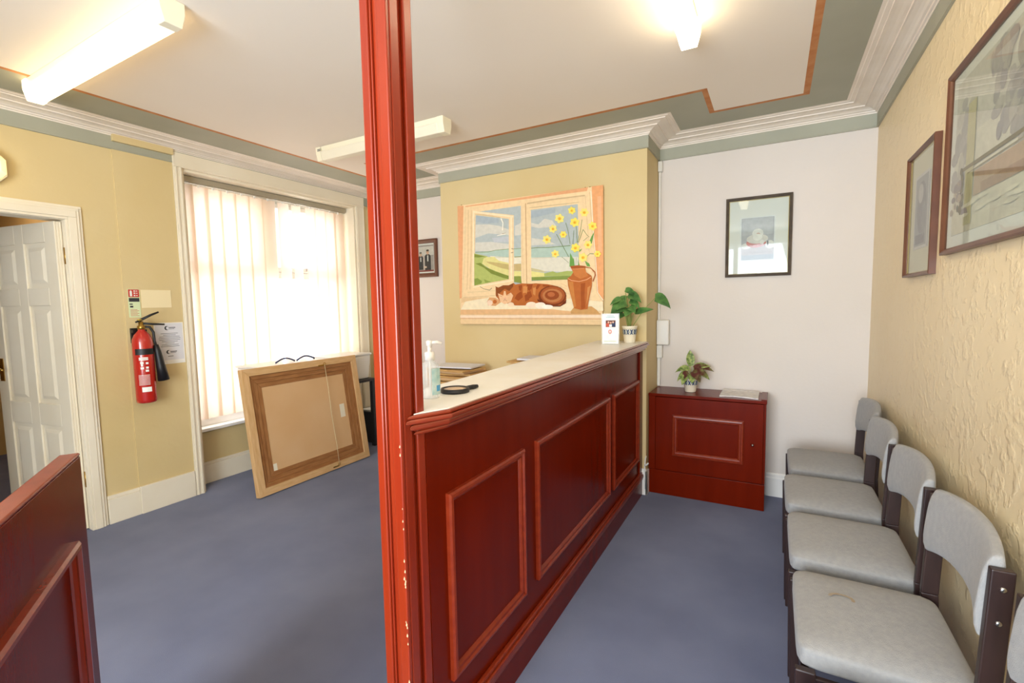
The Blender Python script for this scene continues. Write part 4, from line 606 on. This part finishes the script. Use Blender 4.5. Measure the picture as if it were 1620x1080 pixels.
# 4: large watercolour on the right wall
random.seed(11); art_base = 'E6E2D6'
s = [rect('DBD8D0', 0, .30, .80, .50), rect('E2DCCB', 0, 0, .80, .13)]
for k in range(26): s.append(oval(random.choice(['C0BCBD', 'B8B4B6', 'C6C2BF', 'CCC8C1']), random.uniform(.0, .16), random.uniform(.16, .42), random.uniform(.018, .045), random.uniform(.02, .05), 9))
for k in range(40): s.append(oval(random.choice(['B9B4B5', 'C1BCBA', 'B2ADB2', 'C8C3BE']), .40+random.gauss(0, .05), random.uniform(.24, .47), random.uniform(.015, .04), random.uniform(.015, .04), 9))
for k in range(30): s.append(oval(random.choice(['B5B0B0', 'ABA6A6', 'BEB8B2']), random.uniform(.48, .8), random.uniform(.15, .42), random.uniform(.02, .05), random.uniform(.02, .05), 9))
s += [rect('CFC8A4', .12, .02, .19, .40), rect('C9AE98', .20, .10, .80, .175), rect('B89A86', .26, .10, .80, .13), rect('8A8064', .085, .195, .80, .207), rect('7C7560', .08, .06, .095, .20), rect('A29A84', .14, .18, .80, .184)]
for k in range(18): s.append(oval(random.choice(['7A6E50', '8B8264', '6E6A58']), .09+random.gauss(0, .010), random.uniform(.07, .20), .010, .013, 7))
for k in range(14): s.append(oval(random.choice(['B7A79C', 'C9B9AA', 'A79A9C']), random.uniform(.0, .14), random.uniform(.05, .16), random.uniform(.010, .03), random.uniform(.008, .02), 8))
for k in range(10): s.append(oval('EAE4D2', random.uniform(.1, .7), random.uniform(.01, .09), random.uniform(.03, .08), .006, 8))
framed('framed_watercolour', 'large brown-framed watercolour of trees on the right wall', .960, .614, (XR-.0005, 2.262, 1.532), ROTR, .020, m_frame_br, m_mat_w, (.070, .060, .070, .075), s, m_print, slip=False, depth=.020)

# ---------------------------------------------------------------- leaning picture frame seen from behind
lean = .1434
fr = thing('leaning_picture_frame', 'large pine picture frame turned back to front, leaning by the window', 'picture frame', (-3.24, 2.03, 0))
fr.matrix_world = Matrix.Translation((-3.24, 2.03, .009)) @ Matrix(((0, -math.sin(lean), math.cos(lean), 0), (1, 0, 0, 0), (0, math.cos(lean), math.sin(lean), 0), (0, 0, 0, 1)))
W, Hh = 1.075, .945
def rail(name, P, z0, z1, mat): b = MB(); b.prism(P, z0, z1); return b.build(name, mat, fr, bevel=.002)
def frame4(w0, w1, z0, z1, mh, mv, nm):
    a, c = w0, w1
    rail(nm, [(a, a), (W-a, a), (W-c, c), (c, c)], z0, z1, mh); rail(nm, [(a, Hh-a), (c, Hh-c), (W-c, Hh-c), (W-a, Hh-a)], z0, z1, mh)
    rail(nm, [(a, a), (c, c), (c, Hh-c), (a, Hh-a)], z0, z1, mv); rail(nm, [(W-a, a), (W-a, Hh-a), (W-c, Hh-c), (W-c, c)], z0, z1, mv)
frame4(0, .055, -.045, 0, m_pine_x, m_pine, 'frame_rail')
frame4(.055, .085, -.040, -.014, m_oak, m_oak_y, 'stepped_rail'); frame4(.085, .118, -.040, -.021, m_oak, m_oak_y, 'stepped_rail'); frame4(.118, .152, -.040, -.027, m_oak, m_oak_y, 'stepped_rail')
MB().box(.151, W-.151, .14, Hh-.14, -.036, -.031).build('backing_board', m_mdf, fr)
b = MB(); b.tube([(.722, .900, .004), (.726, .70, .002), (.722, .45, 0), (.728, .2, .002), (.724, .040, .004)], .0022, 6); b.build('hanging_string', m_string, fr)
for y, q in ((.905, -1), (.032, 1)):
    b = MB(); b.tube([(.724+.010*math.cos(k*PI/5), y+.010*math.sin(k*PI/5), .003) for k in range(10)], .0022, 6, closed=True); b.box(.660, .716, y-.012-.004, y-.006, .0005, .003)
    b.build('hook_plate', m_brass, fr)
MB().box(.842, .892, .415, .53, -.0308, -.0300).build('paper_label', m_tape, fr); MB().box(.156, .186, .145, .205, -.0308, -.0300).build('paper_label', m_tape, fr)

# ---------------------------------------------------------------- desk by the window, things on it
dk = thing('window_desk', 'black desk under the window behind the leaning frame', 'desk', (-3.852, 2.36, 0))
MB().box(0, .40, 0, 1.06, .655, .680).build('desk_top', m_blackwd, dk, bevel=.002)
for x, y in ((.0, .0), (.36, .0), (.0, 1.02), (.36, 1.02)): MB().box(x, x+.04, y, y+.04, 0, .655).build('leg', m_blackwd, dk)
MB().box(.04, .06, .04, 1.02, .35, .65).build('modesty_panel', m_blackwd, dk)
def tub(name, label, loc, sx, sy, sz, cat='box'):
    t = thing(name, label, cat, loc)
    b = MB(); b.hexa([(.02, .02, 0), (sx-.02, .02, 0), (sx-.02, sy-.02, 0), (.02, sy-.02, 0), (0, 0, sz-.02), (sx, 0, sz-.02), (sx, sy, sz-.02), (0, sy, sz-.02)]); b.build('tub_body', m_tub, t, bevel=.012)
    MB().box(-.008, sx+.008, -.008, sy+.008, sz-.019, sz).build('lid', m_tub, t, bevel=.006); return t
t = tub('storage_tub', 'milky plastic storage tub with dark blue handles behind the leaning frame', (-3.815, 2.26, .682), .34, .62, .245)
for y in (.30, .50):
    b = MB(); b.tube([(.20, y-.09+.18*k/10, .250+.030*math.sin(PI*k/10)) for k in range(11)], .007, 8); b.build('handle', m_bluetrim, t)
tub('storage_box', 'white plastic storage box at the window desk corner nearest the post', (-3.80, 2.93, .682), .32, .47, .25)
t = thing('desk_pedestal', 'low black pedestal on the carpet by the window corner', 'cabinet', (-3.74, 3.445, 0))
MB().box(0, .30, 0, .22, 0, .315).build('carcass', m_blackwd, t, bevel=.004)
MB().box(.301, .308, .01, .21, .02, .15).build('drawer', m_blackwd, t, bevel=.002); MB().box(.301, .308, .01, .21, .165, .30).build('drawer', m_blackwd, t, bevel=.002)
tag(MB().box(-.13, .12, -.08, .08, 0, .012).build('paper_pile', m_white, None, (-3.59, 3.555, .3165)), 'thin pile of white paper on the low black pedestal', 'paper')

# ================================================================ BEHIND THE COUNTER
t = thing('office_desk', 'tan desk behind the counter below the cat painting', 'desk', (-2.50, 2.72, 0))
MB().box(0, 1.30, 0, .63, .715, .74).build('desk_top', m_cardyel, t, bevel=.002)
for x in (.02, 1.25): MB().box(x, x+.03, .03, .60, 0, .715).build('leg', m_blackwd, t)
random.seed(5)
ORD = ['topmost', 'second', 'third', 'fourth', 'fifth', 'sixth', 'seventh', 'eighth', 'ninth', 'tenth', 'eleventh', 'twelfth', 'thirteenth', 'lowest']
def folder(name, mat, loc, rz, w_, d_, h_, label, group):
    b = MB(); n = 5; vs = []
    lift = .003
    for k in range(n+1):
        x = -w_/2+w_*k/n; dz = lift*abs(2*k/n-1)**3
        vs += [(x, -d_/2, dz), (x, d_/2, dz), (x, d_/2, h_+dz), (x, -d_/2, h_+dz)]
    fs = [(0, 1, 2, 3), (n*4+3, n*4+2, n*4+1, n*4)]
    for k in range(n):
        a = k*4
        for q in range(4): fs.append((a+q, a+(q+1) % 4, a+4+(q+1) % 4, a+4+q))
    b.add(vs, fs); o = b.build(name, mat, None, loc); o.rotation_euler = (0, 0, rz); tag(o, label, 'folder', group)
    return o
z = .741
for k in range(9):
    h_ = .013; folder('paper_folder', (m_cardyel, m_cardtan, m_cardyel)[k % 3], (-2.22+random.uniform(-.02, .02), 3.08+random.uniform(-.02, .02), z), random.uniform(-.15, .15), .40, .27, h_, ORD[8-k]+' folder from the top in the stack nearest the sanitiser bottle', 'folders in the stack by the sanitiser'); z += h_+.0035
o = MB().box(-.18, .18, -.12, .12, 0, .010).build('paper_sheets', m_paper_g, None, (-2.20, 3.08, z+.008)); o.rotation_euler = (0, 0, .1); tag(o, 'white sheets lying on the folder stack nearest the sanitiser', 'paper')
z = .741
for k in range(14):
    h_ = .013; folder('paper_folder', (m_cardtan, m_cardyel)[k % 2], (-1.50+random.uniform(-.015, .015), 3.12+random.uniform(-.015, .015), z), random.uniform(-.08, .08), .36, .26, h_, ORD[13-k]+' folder from the top in the tall stack under the cat painting', 'folders in the stack below the painting'); z += h_+.0035
o = MB().box(-.16, .16, -.11, .11, 0, .012).build('paper_sheets', m_paper_g, None, (-1.47, 3.12, z+.008)); o.rotation_euler = (0, 0, .05); tag(o, 'white sheets on the tall folder stack below the painting', 'paper')

# ================================================================ ON THE COUNTER
sb = thing('hand_sanitiser_bottle', 'clear pump bottle of hand sanitiser with a blue label beside the post', 'bottle', (-.912, 1.130, ZT+.0008))
b = MB(); b.lathe([(.001, 0), (.027, 0), (.029, .004), (.029, .085), (.026, .102), (.013, .112), (.012, .120), (.001, .120)], n=24); b.build('bottle_body', m_clear, sb)
b = MB(); b.lathe([(.001, .115), (.0150, .115), (.0150, .137), (.012, .140), (.006, .141), (.006, .158), (.009, .159), (.010, .172), (.006, .175), (.001, .175)], n=20); b.tube([(0, 0, .168), (.020, .012, .169), (.032, .019, .164)], [.005, .005, .004], 8)
b.build('pump', m_white_gl, sb)
b = MB(); b.tube([(0, 0, .01), (0, 0, .115)], .0028, 8); b.build('dip_tube', m_white, sb)
b = MB(); n = 14; vs = []
for k in range(n+1):
    a = -.75+k/n*1.5; vs += [(.0296*math.cos(a), .0296*math.sin(a), .012), (.0296*math.cos(a), .0296*math.sin(a), .092)]
b.add(vs, [(2*k, 2*k+2, 2*k+3, 2*k+1) for k in range(n)], True); b.build('label', M('pale_blue_label', 'C9DEE0', .5, '9CC6CC', 40), sb)
b = MB(); vs = []
for k in range(7):
    a = -.25+k/6*.6; vs += [(.0299*math.cos(a), .0299*math.sin(a), .022), (.0299*math.cos(a), .0299*math.sin(a), .040)]
b.add(vs, [(2*k, 2*k+2, 2*k+3, 2*k+1) for k in range(6)], True); b.build('blue_label_spot', M('bright_blue_spot', '4F9FD8', .5), sb)
mg = thing('magnifying_glass', 'black round-rimmed magnifier lying flat on the counter by the bottle', 'magnifier', (-.897, 1.235, ZT+.0008))
b = MB(); b.lathe([(.037, 0), (.046, 0), (.047, .006), (.046, .013), (.041, .014), (.037, .010)], n=32); b.f = b.f[:-2]; b.mi = b.mi[:-2]; b.sm = b.sm[:-2]; b.build('rim', m_black, mg)
b = MB(); b.lathe([(.001, .003), (.037, .003), (.0372, .0105), (.02, .0125), (.001, .013)], n=28); b.build('lens', M('beige_disc', 'D6B79A', .3), mg)
b = MB(); b.tube([(.012, .044, .007), (.024, .068, .007), (.030, .086, .007)], [.006, .008, .006], 8); b.box(.006, .024, .048, .062, .0, .010); b.build('handle', m_black, mg)

# information card in a clear stand
cdn = thing('card_holder', 'clear stand with a white information card at the far counter end', 'card', (-.945, 3.055, ZT+.0008), (0, 0, .20))
MB().box(-.058, .058, -.004, .0, 0, .205).build('clear_stand', m_clear, cdn); MB().box(-.05, .062, -.0, .07, 0, .004).build('stand_foot', m_clear, cdn)
art_base = 'FBFAF6'
s = [rect('A9C4C8', .030, .182, .075, .186), rect('9FBFCC', .022, .172, .082, .177), rect('6E3A34', .022, .110, .086, .155), rect('2F3A5A', .060, .112, .084, .142), rect('C9543E', .024, .112, .044, .135), oval('E0B49A', .040, .142, .006, .007, 8), oval('D9A88C', .055, .139, .006, .007, 8), oval('E3BBA0', .070, .142, .006, .007, 8),
     rect('E9E9EC', .045, .112, .062, .128), oval('D98B85', .050, .080, .012, .015, 10), oval('F3DEDA', .050, .080, .006, .008, 8), rect('8FB08A', .049, .056, .051, .068), rect('C3C9A0', .010, .015, .09, .018)]
artwork(s, .104, .195, art_base, 'card', m_print, cdn, (-.052, -.0062, .005), (PI/2, 0, 0), thick=.001, lift=.00004)

CR = Vector((.97, .24, 0)).normalized(); CF = Vector((-.24, .97, 0)).normalized()    # the plants' own sideways and backward directions
FRONT = Vector((.24, -.95, .2)).normalized()
def leaf(b, base, direction, length, width, droop=.5, fold=.25, seg=6, face=.8, heart=False):
    """a leaf blade: curved, folded along its midrib"""
    d = Vector(direction).normalized(); nn = Vector((0, 0, 1))*(1-face*.6)+FRONT*face; side = d.cross(nn)
    side = side.normalized() if side.length > .15 else CR.copy()
    p = Vector(base); pts = []; cur = d.copy(); st = length/seg
    for i in range(seg+1):
        t = i/seg; wv = width*.5*(math.sin(PI*min(1, t*.86+.14)**(.75 if heart else 1)))
        if i == seg: wv = .0006
        nrm = side.cross(cur).normalized()
        pts.append((p-side*wv+nrm*wv*fold, p.copy(), p+side*wv+nrm*wv*fold))
        cur = (cur+Vector((0, 0, -droop/seg))).normalized(); p = p+cur*st
    vs = [q for tr in pts for q in tr]; fs = []
    for i in range(seg): a = i*3; fs += [(a, a+1, a+4, a+3), (a+1, a+2, a+5, a+4)]
    th = [Vector(v)-Vector((0, 0, .0008)) for v in vs]; n = len(vs)
    b.add(vs+th, fs+[tuple(reversed([i+n for i in f])) for f in fs], True)
def pot(parent, r0, r1, h_, matrix=None):
    b = MB(); b.lathe([(.001, 0), (r0, 0), (r0+.001, .003), (r1-.003, h_*.9), (r1, h_*.92), (r1, h_), (r1-.005, h_), (r1-.006, h_*.88), (.001, h_*.88)], n=28); b.build('pot', m_pot, parent)
    b = MB(); b.lathe([(.001, h_*.86), (r1-.0065, h_*.86), (r1-.0065, h_*.91), (.001, h_*.93)], n=20); b.build('soil', m_soil, parent)
    b = MB(); b2 = MB(); n = 12
    for k in range(n):
        for s_ in (-1, 1):
            for bb, z0, z1, w_ in ((b, .50, .80, .15),):
                vs = []
                for q in range(3):
                    for e in (0, 1):
                        f_ = q/2; z = h_*(z0+(z1-z0)*f_); a = 2*PI*k/n+s_*(f_-.5)*.30+(e-.5)*w_; rr = r0+(r1-r0)*z/h_+.0012
                        vs.append((rr*math.cos(a), rr*math.sin(a), z))
                bb.add(vs, [(0, 1, 3, 2), (2, 3, 5, 4)])
        a0 = 2*PI*(k+.5)/n; z = h_*.65; rr = r0+(r1-r0)*.65+.0014
        b2.add([(rr*math.cos(a0-.08), rr*math.sin(a0-.08), z), (rr*math.cos(a0), rr*math.sin(a0), z-h_*.05), (rr*math.cos(a0+.08), rr*math.sin(a0+.08), z), (rr*math.cos(a0), rr*math.sin(a0), z+h_*.05)], [(0, 1, 2, 3)])
    b.build('pot_pattern', m_potblue, parent); b2.build('pot_pattern_diamonds', m_potgrn, parent)
# green plant on the counter
pl = thing('potted_plant', 'leafy green plant in a blue-patterned cream pot on the counter end', 'plant', (-.865, 3.235, ZT+.0008))
pot(pl, .036, .052, .115)
stems = []
spec = [  # lateral, depth, height of the leaf base, leaf direction (lateral, depth, up), length, width, droop
 (-.03, -.02, .235, (-.9, -.3, .1), .12, .080, .9), (-.05, .01, .265, (-.8, -.5, -.1), .110, .075, 1.0), (-.01, .0, .325, (.8, -.5, .1), .12, .075, 1.1), (-.03, .0, .360, (.9, -.2, -.1), .085, .055, .7),
 (-.045, -.02, .205, (-.5, -.8, 0), .09, .075, 1.1), (.0, -.03, .225, (-.3, -.9, .1), .10, .080, 1.1), (-.02, .02, .300, (-.9, .2, .1), .125, .062, 1.0), (.00, -.02, .245, (.5, -.8, .0), .085, .070, 1.0),
 (-.06, .0, .300, (-1, -.1, -.1), .085, .05, .8), (-.02, -.02, .265, (-.6, -.6, .2), .10, .07, 1.2), (.0, .0, .285, (.7, -.4, .0), .095, .06, 1.2),
 (.035, -.01, .205, (.9, -.2, .30), .125, .055, .25), (.165, -.0, .300, (.95, -.2, .05), .130, .100, 1.3), (-.05, -.01, .25, (-1, 0, -.2), .08, .055, .6), (.01, .03, .29, (.3, .9, .1), .09, .06, 1.0)]
for k, (la, de, hz, dv, ln_, wd, dr_) in enumerate(spec):
    tip = CR*la+CF*de+Vector((0, 0, hz)); bs = CR*(la*.12)+CF*(de*.3)+Vector((random.uniform(-.008, .008), random.uniform(-.008, .008), .100))
    mid = bs.lerp(tip, .5)+Vector((0, 0, .02)); b = MB(); b.tube([bs, mid, tip], [.0032, .0026, .0018], 6); b.build('stem', m_stem, pl)
    dd = CR*dv[0]+CF*dv[1]+Vector((0, 0, dv[2])); b = MB(); leaf(b, tip, dd, ln_, wd, dr_, .25, heart=True); b.build('leaf', m_leaf, pl)
# variegated plant on the cabinet
pl2 = thing('potted_plant', 'bronze and green variegated plant in a small patterned pot on the cupboard', 'plant', (-.515, 3.575, .7338))
pot(pl2, .036, .055, .105)
spec = [(-.02, -.02, .135, (-.9, -.3, .25), .105, .055, 1.8, 'l'), (-.03, -.03, .125, (-.5, -.8, .1), .10, .055, 1.9, 'l'), (.0, -.03, .13, (.05, -.9, .1), .085, .055, 2.0, 'l'), (-.01, 0, .16, (-.75, -.1, .5), .11, .055, 1.5, 'l'),
        (.0, .0, .185, (-.05, .1, 1), .115, .06, .1, 'l'), (.02, 0, .17, (.75, .1, .45), .12, .055, .8, 'l'), (.02, -.02, .155, (.8, -.5, .2), .105, .065, 1.0, 'r'), (.02, -.01, .175, (.95, .1, .30), .145, .055, .9, 'r'),
        (.01, -.03, .15, (.35, -.9, .25), .095, .07, 1.8, 'r'), (.03, .01, .15, (.9, -.1, -.05), .12, .06, 1.0, 'l'), (.015, -.035, .14, (.6, -.7, -.1), .09, .06, 1.4, 'r'), (-.02, -.03, .14, (-.7, -.5, .1), .08, .05, 1.9, 'r')]
for la, de, hz, dv, ln_, wd, dr_, kd in spec:
    tip = CR*la+CF*de+Vector((0, 0, hz)); bs = CR*(la*.3)+CF*(de*.3)+Vector((0, 0, .090)); b = MB(); b.tube([bs, bs.lerp(tip, .5)+Vector((0, 0, .006)), tip], .0022, 6); b.build('stem', m_stem, pl2)
    dd = CR*dv[0]+CF*dv[1]+Vector((0, 0, dv[2])); b = MB(); leaf(b, tip, dd, ln_, wd, dr_, .3); b.build('leaf', m_leaf_l if kd == 'l' else m_leaf_r, pl2)
# newspaper on the cabinet
b = MB(); vs = []; nx, ny = 8, 6; random.seed(9)
for j in range(ny+1):
    for i in range(nx+1): vs.append((i/nx*.235, j/ny*.235+.02*math.sin(i*.5), .006+.004*random.random()+(.006 if j == ny else 0)))
n = len(vs); vs += [(x, y, 0) for x, y, z in vs]; fs = []
for j in range(ny):
    for i in range(nx): a = j*(nx+1)+i; fs += [(a, a+1, a+nx+2, a+nx+1), (n+a, n+a+nx+1, n+a+nx+2, n+a+1)]
for i in range(nx): fs += [(i, n+i, n+i+1, i+1)]; a = ny*(nx+1)+i; fs += [(a, a+1, n+a+1, n+a)]
for j in range(ny): a = j*(nx+1); fs += [(a, a+nx+1, n+a+nx+1, n+a)]; a += nx; fs += [(a, n+a, n+a+nx+1, a+nx+1)]
b.add(vs, fs); o = b.build('folded_newspaper', M('newsprint', 'E4E0DC', .8, 'CFCBCA', 40), None, (-.312, 3.462, .7328)); tag(o, 'folded pale newspaper lying on the mahogany cupboard', 'newspaper')

# ================================================================ LEFT WALL: extinguisher, signs, lamp
ex = thing('fire_extinguisher', 'red fire extinguisher with a black horn hanging on the yellow left wall', 'fire extinguisher', (-3.688, 1.567, .770))
b = MB(); b.lathe([(.001, .004), (.045, 0), (.056, .006), (.058, .02), (.058, .395), (.055, .425), (.044, .455), (.028, .475), (.020, .485), (.020, .50), (.001, .50)], n=32); b.build('cylinder', m_red, ex)
b = MB(); b.lathe([(.016, .49), (.022, .492), (.022, .515), (.014, .52), (.014, .545), (.001, .546)], n=16); b.build('valve', m_brass, ex)
b = MB(); b.tube([(0, 0, .545), (.004, -.01, .55), (.02, .05, .585), (.03, .095, .605)], [.009, .009, .008, .006], 8); b.tube([(0, 0, .532), (.02, .06, .525), (.03, .125, .520)], [.008, .007, .006], 8); b.tube([(0, -.03, .54), (0, -.012, .548)], .006, 6); b.build('lever', m_black, ex)
b = MB(); b.tube([(.004+.014*math.cos(k*PI/4), -.008+.012*math.sin(k*PI/4), .556) for k in range(8)], .0025, 6, closed=True); b.build('safety_pin', M('yellow_tag_plastic', 'E5C22E', .5), ex)
b = MB(); b.tube([(.0, .012, .510), (.01, .045, .505), (.02, .060, .470), (.02, .062, .41), (.03, .066, .375)], .0085, 10); b.tube([(.03, .064, .385), (.03, .072, .34), (.03, .084, .235), (.03, .096, .140)], [.014, .020, .027, .034], 16); b.build('discharge_horn', m_black, ex)
b = MB(); b.box(-.083, -.056, -.035, .035, .40, .50); b.box(-.062, -.02, -.04, -.03, .47, .49); b.box(-.062, -.02, .03, .04, .47, .49); b.build('wall_bracket', m_black, ex)
def band(z0, z1, a0, a1, r, mat, nm, par):
    b = MB(); n = 16; vs = []
    for k in range(n+1): a = a0+(a1-a0)*k/n; vs += [(r*math.cos(a), r*math.sin(a), z0), (r*math.cos(a), r*math.sin(a), z1)]
    b.add(vs, [(2*k, 2*k+2, 2*k+3, 2*k+1) for k in range(n)], True); return b.build(nm, mat, par)
band(.325, .365, -1.2, .9, .0588, m_black, 'black_label_band', ex)
b = MB()
def curved(b, z0, z1, a0, a1, r=.0590, n=4):
    vs = []
    for k in range(n+1): a = a0+(a1-a0)*k/n; vs += [(r*math.cos(a), r*math.sin(a), z0), (r*math.cos(a), r*math.sin(a), z1)]
    b.add(vs, [(2*k, 2*k+2, 2*k+3, 2*k+1) for k in range(n)], True)
for z in (.300, .289): curved(b, z, z+.008, -.85, .0)
for z, a0, a1 in ((.265, -.75, -.45), (.250, -.70, -.50), (.230, -.75, -.45), (.262, -.25, .0), (.232, -.25, 0), (.212, -.3, 0)): curved(b, z, z+.014, a0, a1)
for k in range(9): curved(b, .125+k*.008, .1275+k*.008, -1.0, .05)
curved(b, .078, .110, -.75, .15, .0593); b.build('label_print', m_white, ex)

sg = thing('extinguisher_sign', 'small red and green extinguisher information sign on the left wall', 'sign', (XL+.0085, 1.536, 1.342))
b = MB(); b.box(0, .002, 0, .068, 0, .190); b.build('sign_plate', m_glow, sg)
b = MB(); b.box(.002, .0026, .003, .065, .135, .187); b.build('red_panel', m_signred, sg)
b = MB(); b.box(.0026, .0030, .012, .024, .141, .176); b.box(.0026, .003, .016, .020, .176, .182)
for z in (.142, .158, .172): b.box(.0026, .003, .034, .042, z, z+.008); b.box(.0026, .003, .046, .056, z+.002, z+.006)
b.build('white_symbols', m_white, sg)
b = MB(); b.box(.002, .0026, .004, .064, .105, .130); b.box(.002, .0026, .006, .024, .085, .092); b.box(.002, .0026, .008, .026, .066, .078); b.build('black_panel', m_inkd, sg)
b = MB()
for k in range(6): b.box(.002, .0026, .008, .058 - (k % 2)*.01, .010+.008*k, .0125+.008*k)
b.build('text_lines', m_signred, sg)
o = MB().box(0, .003, 0, .182, 0, .122).build('blank_plate', M('cream_plate', 'F0DFB4', .5), None, (XL+.0085, 1.612, 1.405)); tag(o, 'blank cream rectangular plate beside the small extinguisher sign', 'plate')
nt = thing('paper_notice', 'grey printed notice with a crescent logo behind the extinguisher', 'notice', (XL+.0085, 1.672, 1.005))
MB().box(0, .0015, 0, .186, 0, .293).build('notice_sheet', m_white, nt); MB().box(.0015, .002, .006, .180, .028, .288).build('notice_face', m_paper_g, nt)
b = MB()
for zc, yc, r in ((.255, .080, .015), (.085, .080, .014)):
    n = 12; vs = []
    for k in range(n+1):
        a = .6+(2*PI-1.2)*k/n; vs += [(.0022, yc+r*math.cos(a), zc+r*math.sin(a)), (.0022, yc+.006+r*.72*math.cos(a), zc+r*.78*math.sin(a))]
    b.add(vs, [(2*k, 2*k+2, 2*k+3, 2*k+1) for k in range(n)])
    b.box(.002, .0023, yc+.012, yc+.055, zc, zc+.005); b.box(.002, .0023, yc+.012, yc+.048, zc-.008, zc-.005)
b.build('crescent_logo', m_inkd, nt)
b = MB(); random.seed(2)
for k, hw in enumerate((.055, .04, .065, .07, .068, .05, .03, .055, .06)): z = .215-.0115*k; b.box(.002, .0022, .094-hw, .094+hw, z, z+.0035)
b.box(.002, .0022, .075, .11, .052, .057); b.build('printed_lines', m_ink, nt)
# bulkhead wall lamp
wl = thing('wall_lamp', 'faceted glass wall lamp at the left edge above the door', 'lamp', (XL, .925, 2.185))
def octo(r, x): return [(x, r*math.cos(PI/8+k*PI/4), r*1.12*math.sin(PI/8+k*PI/4)) for k in range(8)]
b = MB(); b.add(octo(.098, 0)+octo(.098, .022), [tuple(range(8)), tuple(range(15, 7, -1))]+[(k, (k+1) % 8, (k+1) % 8+8, k+8) for k in range(8)]); b.build('base_plate', m_white_gl, wl, bevel=.003)
mgl = M('frosted_prismatic_glass', 'F4EFDF', .2, trans=.5, coat=.4)
b = MB(); b.add(octo(.092, .022)+octo(.086, .060)+octo(.055, .088), [(k, (k+1) % 8, (k+1) % 8+8, k+8) for k in range(8)]+[(k+8, (k+1) % 8+8, (k+1) % 8+16, k+16) for k in range(8)]+[tuple(range(16, 24))]); b.build('glass_cover', mgl, wl)
b = MB(); b.lathe([(.001, -.03), (.018, -.02), (.02, .0), (.016, .02), (.001, .03)], n=14); o = b.build('bulb', M('lit_bulb', 'FFF4D6', .5, emit='FFE9A8', estr=14), wl); o.location = (.045, 0, 0)

# ================================================================ CONDUIT AND SOCKET BY THE CHIMNEY BREAST
cd_ = thing('electrical_conduit', 'white conduit with a junction box in the corner beside the chimney breast', 'conduit', (XCR+.002, YF-.001, 0))
MB().box(.001, .018, -.018, 0, .98, 2.425).build('conduit_run', m_conduit, cd_, bevel=.002); MB().box(.001, .024, -.03, -.012, .74, .98).build('conduit_run', m_conduit, cd_, bevel=.002)
MB().box(.0, .09, -.062, 0, 1.055, 1.245).build('junction_box', m_conduit, cd_, bevel=.010, seg=3); MB().box(.0, .04, -.048, 0, .955, 1.052).build('lower_box', m_conduit, cd_, bevel=.004)
MB().box(-.0, .030, -.04, 0, 2.345, 2.42).build('upper_clip', m_conduit, cd_, bevel=.004)
b = MB(); b.tube([(-.776, 3.356, .285), (-.778, 3.338, .27), (-.782, 3.334, .22), (-.781, 3.334, .15), (-.780, 3.334, .05)], .004, 8); b.tube([(-.782, 3.328, .225), (-.77, 3.33, .228), (-.755, 3.325, .245)], .006, 8)
o = b.build('telephone_cable', m_wire_w); tag(o, 'short white cable dangling beside the low chimney skirting', 'cable')
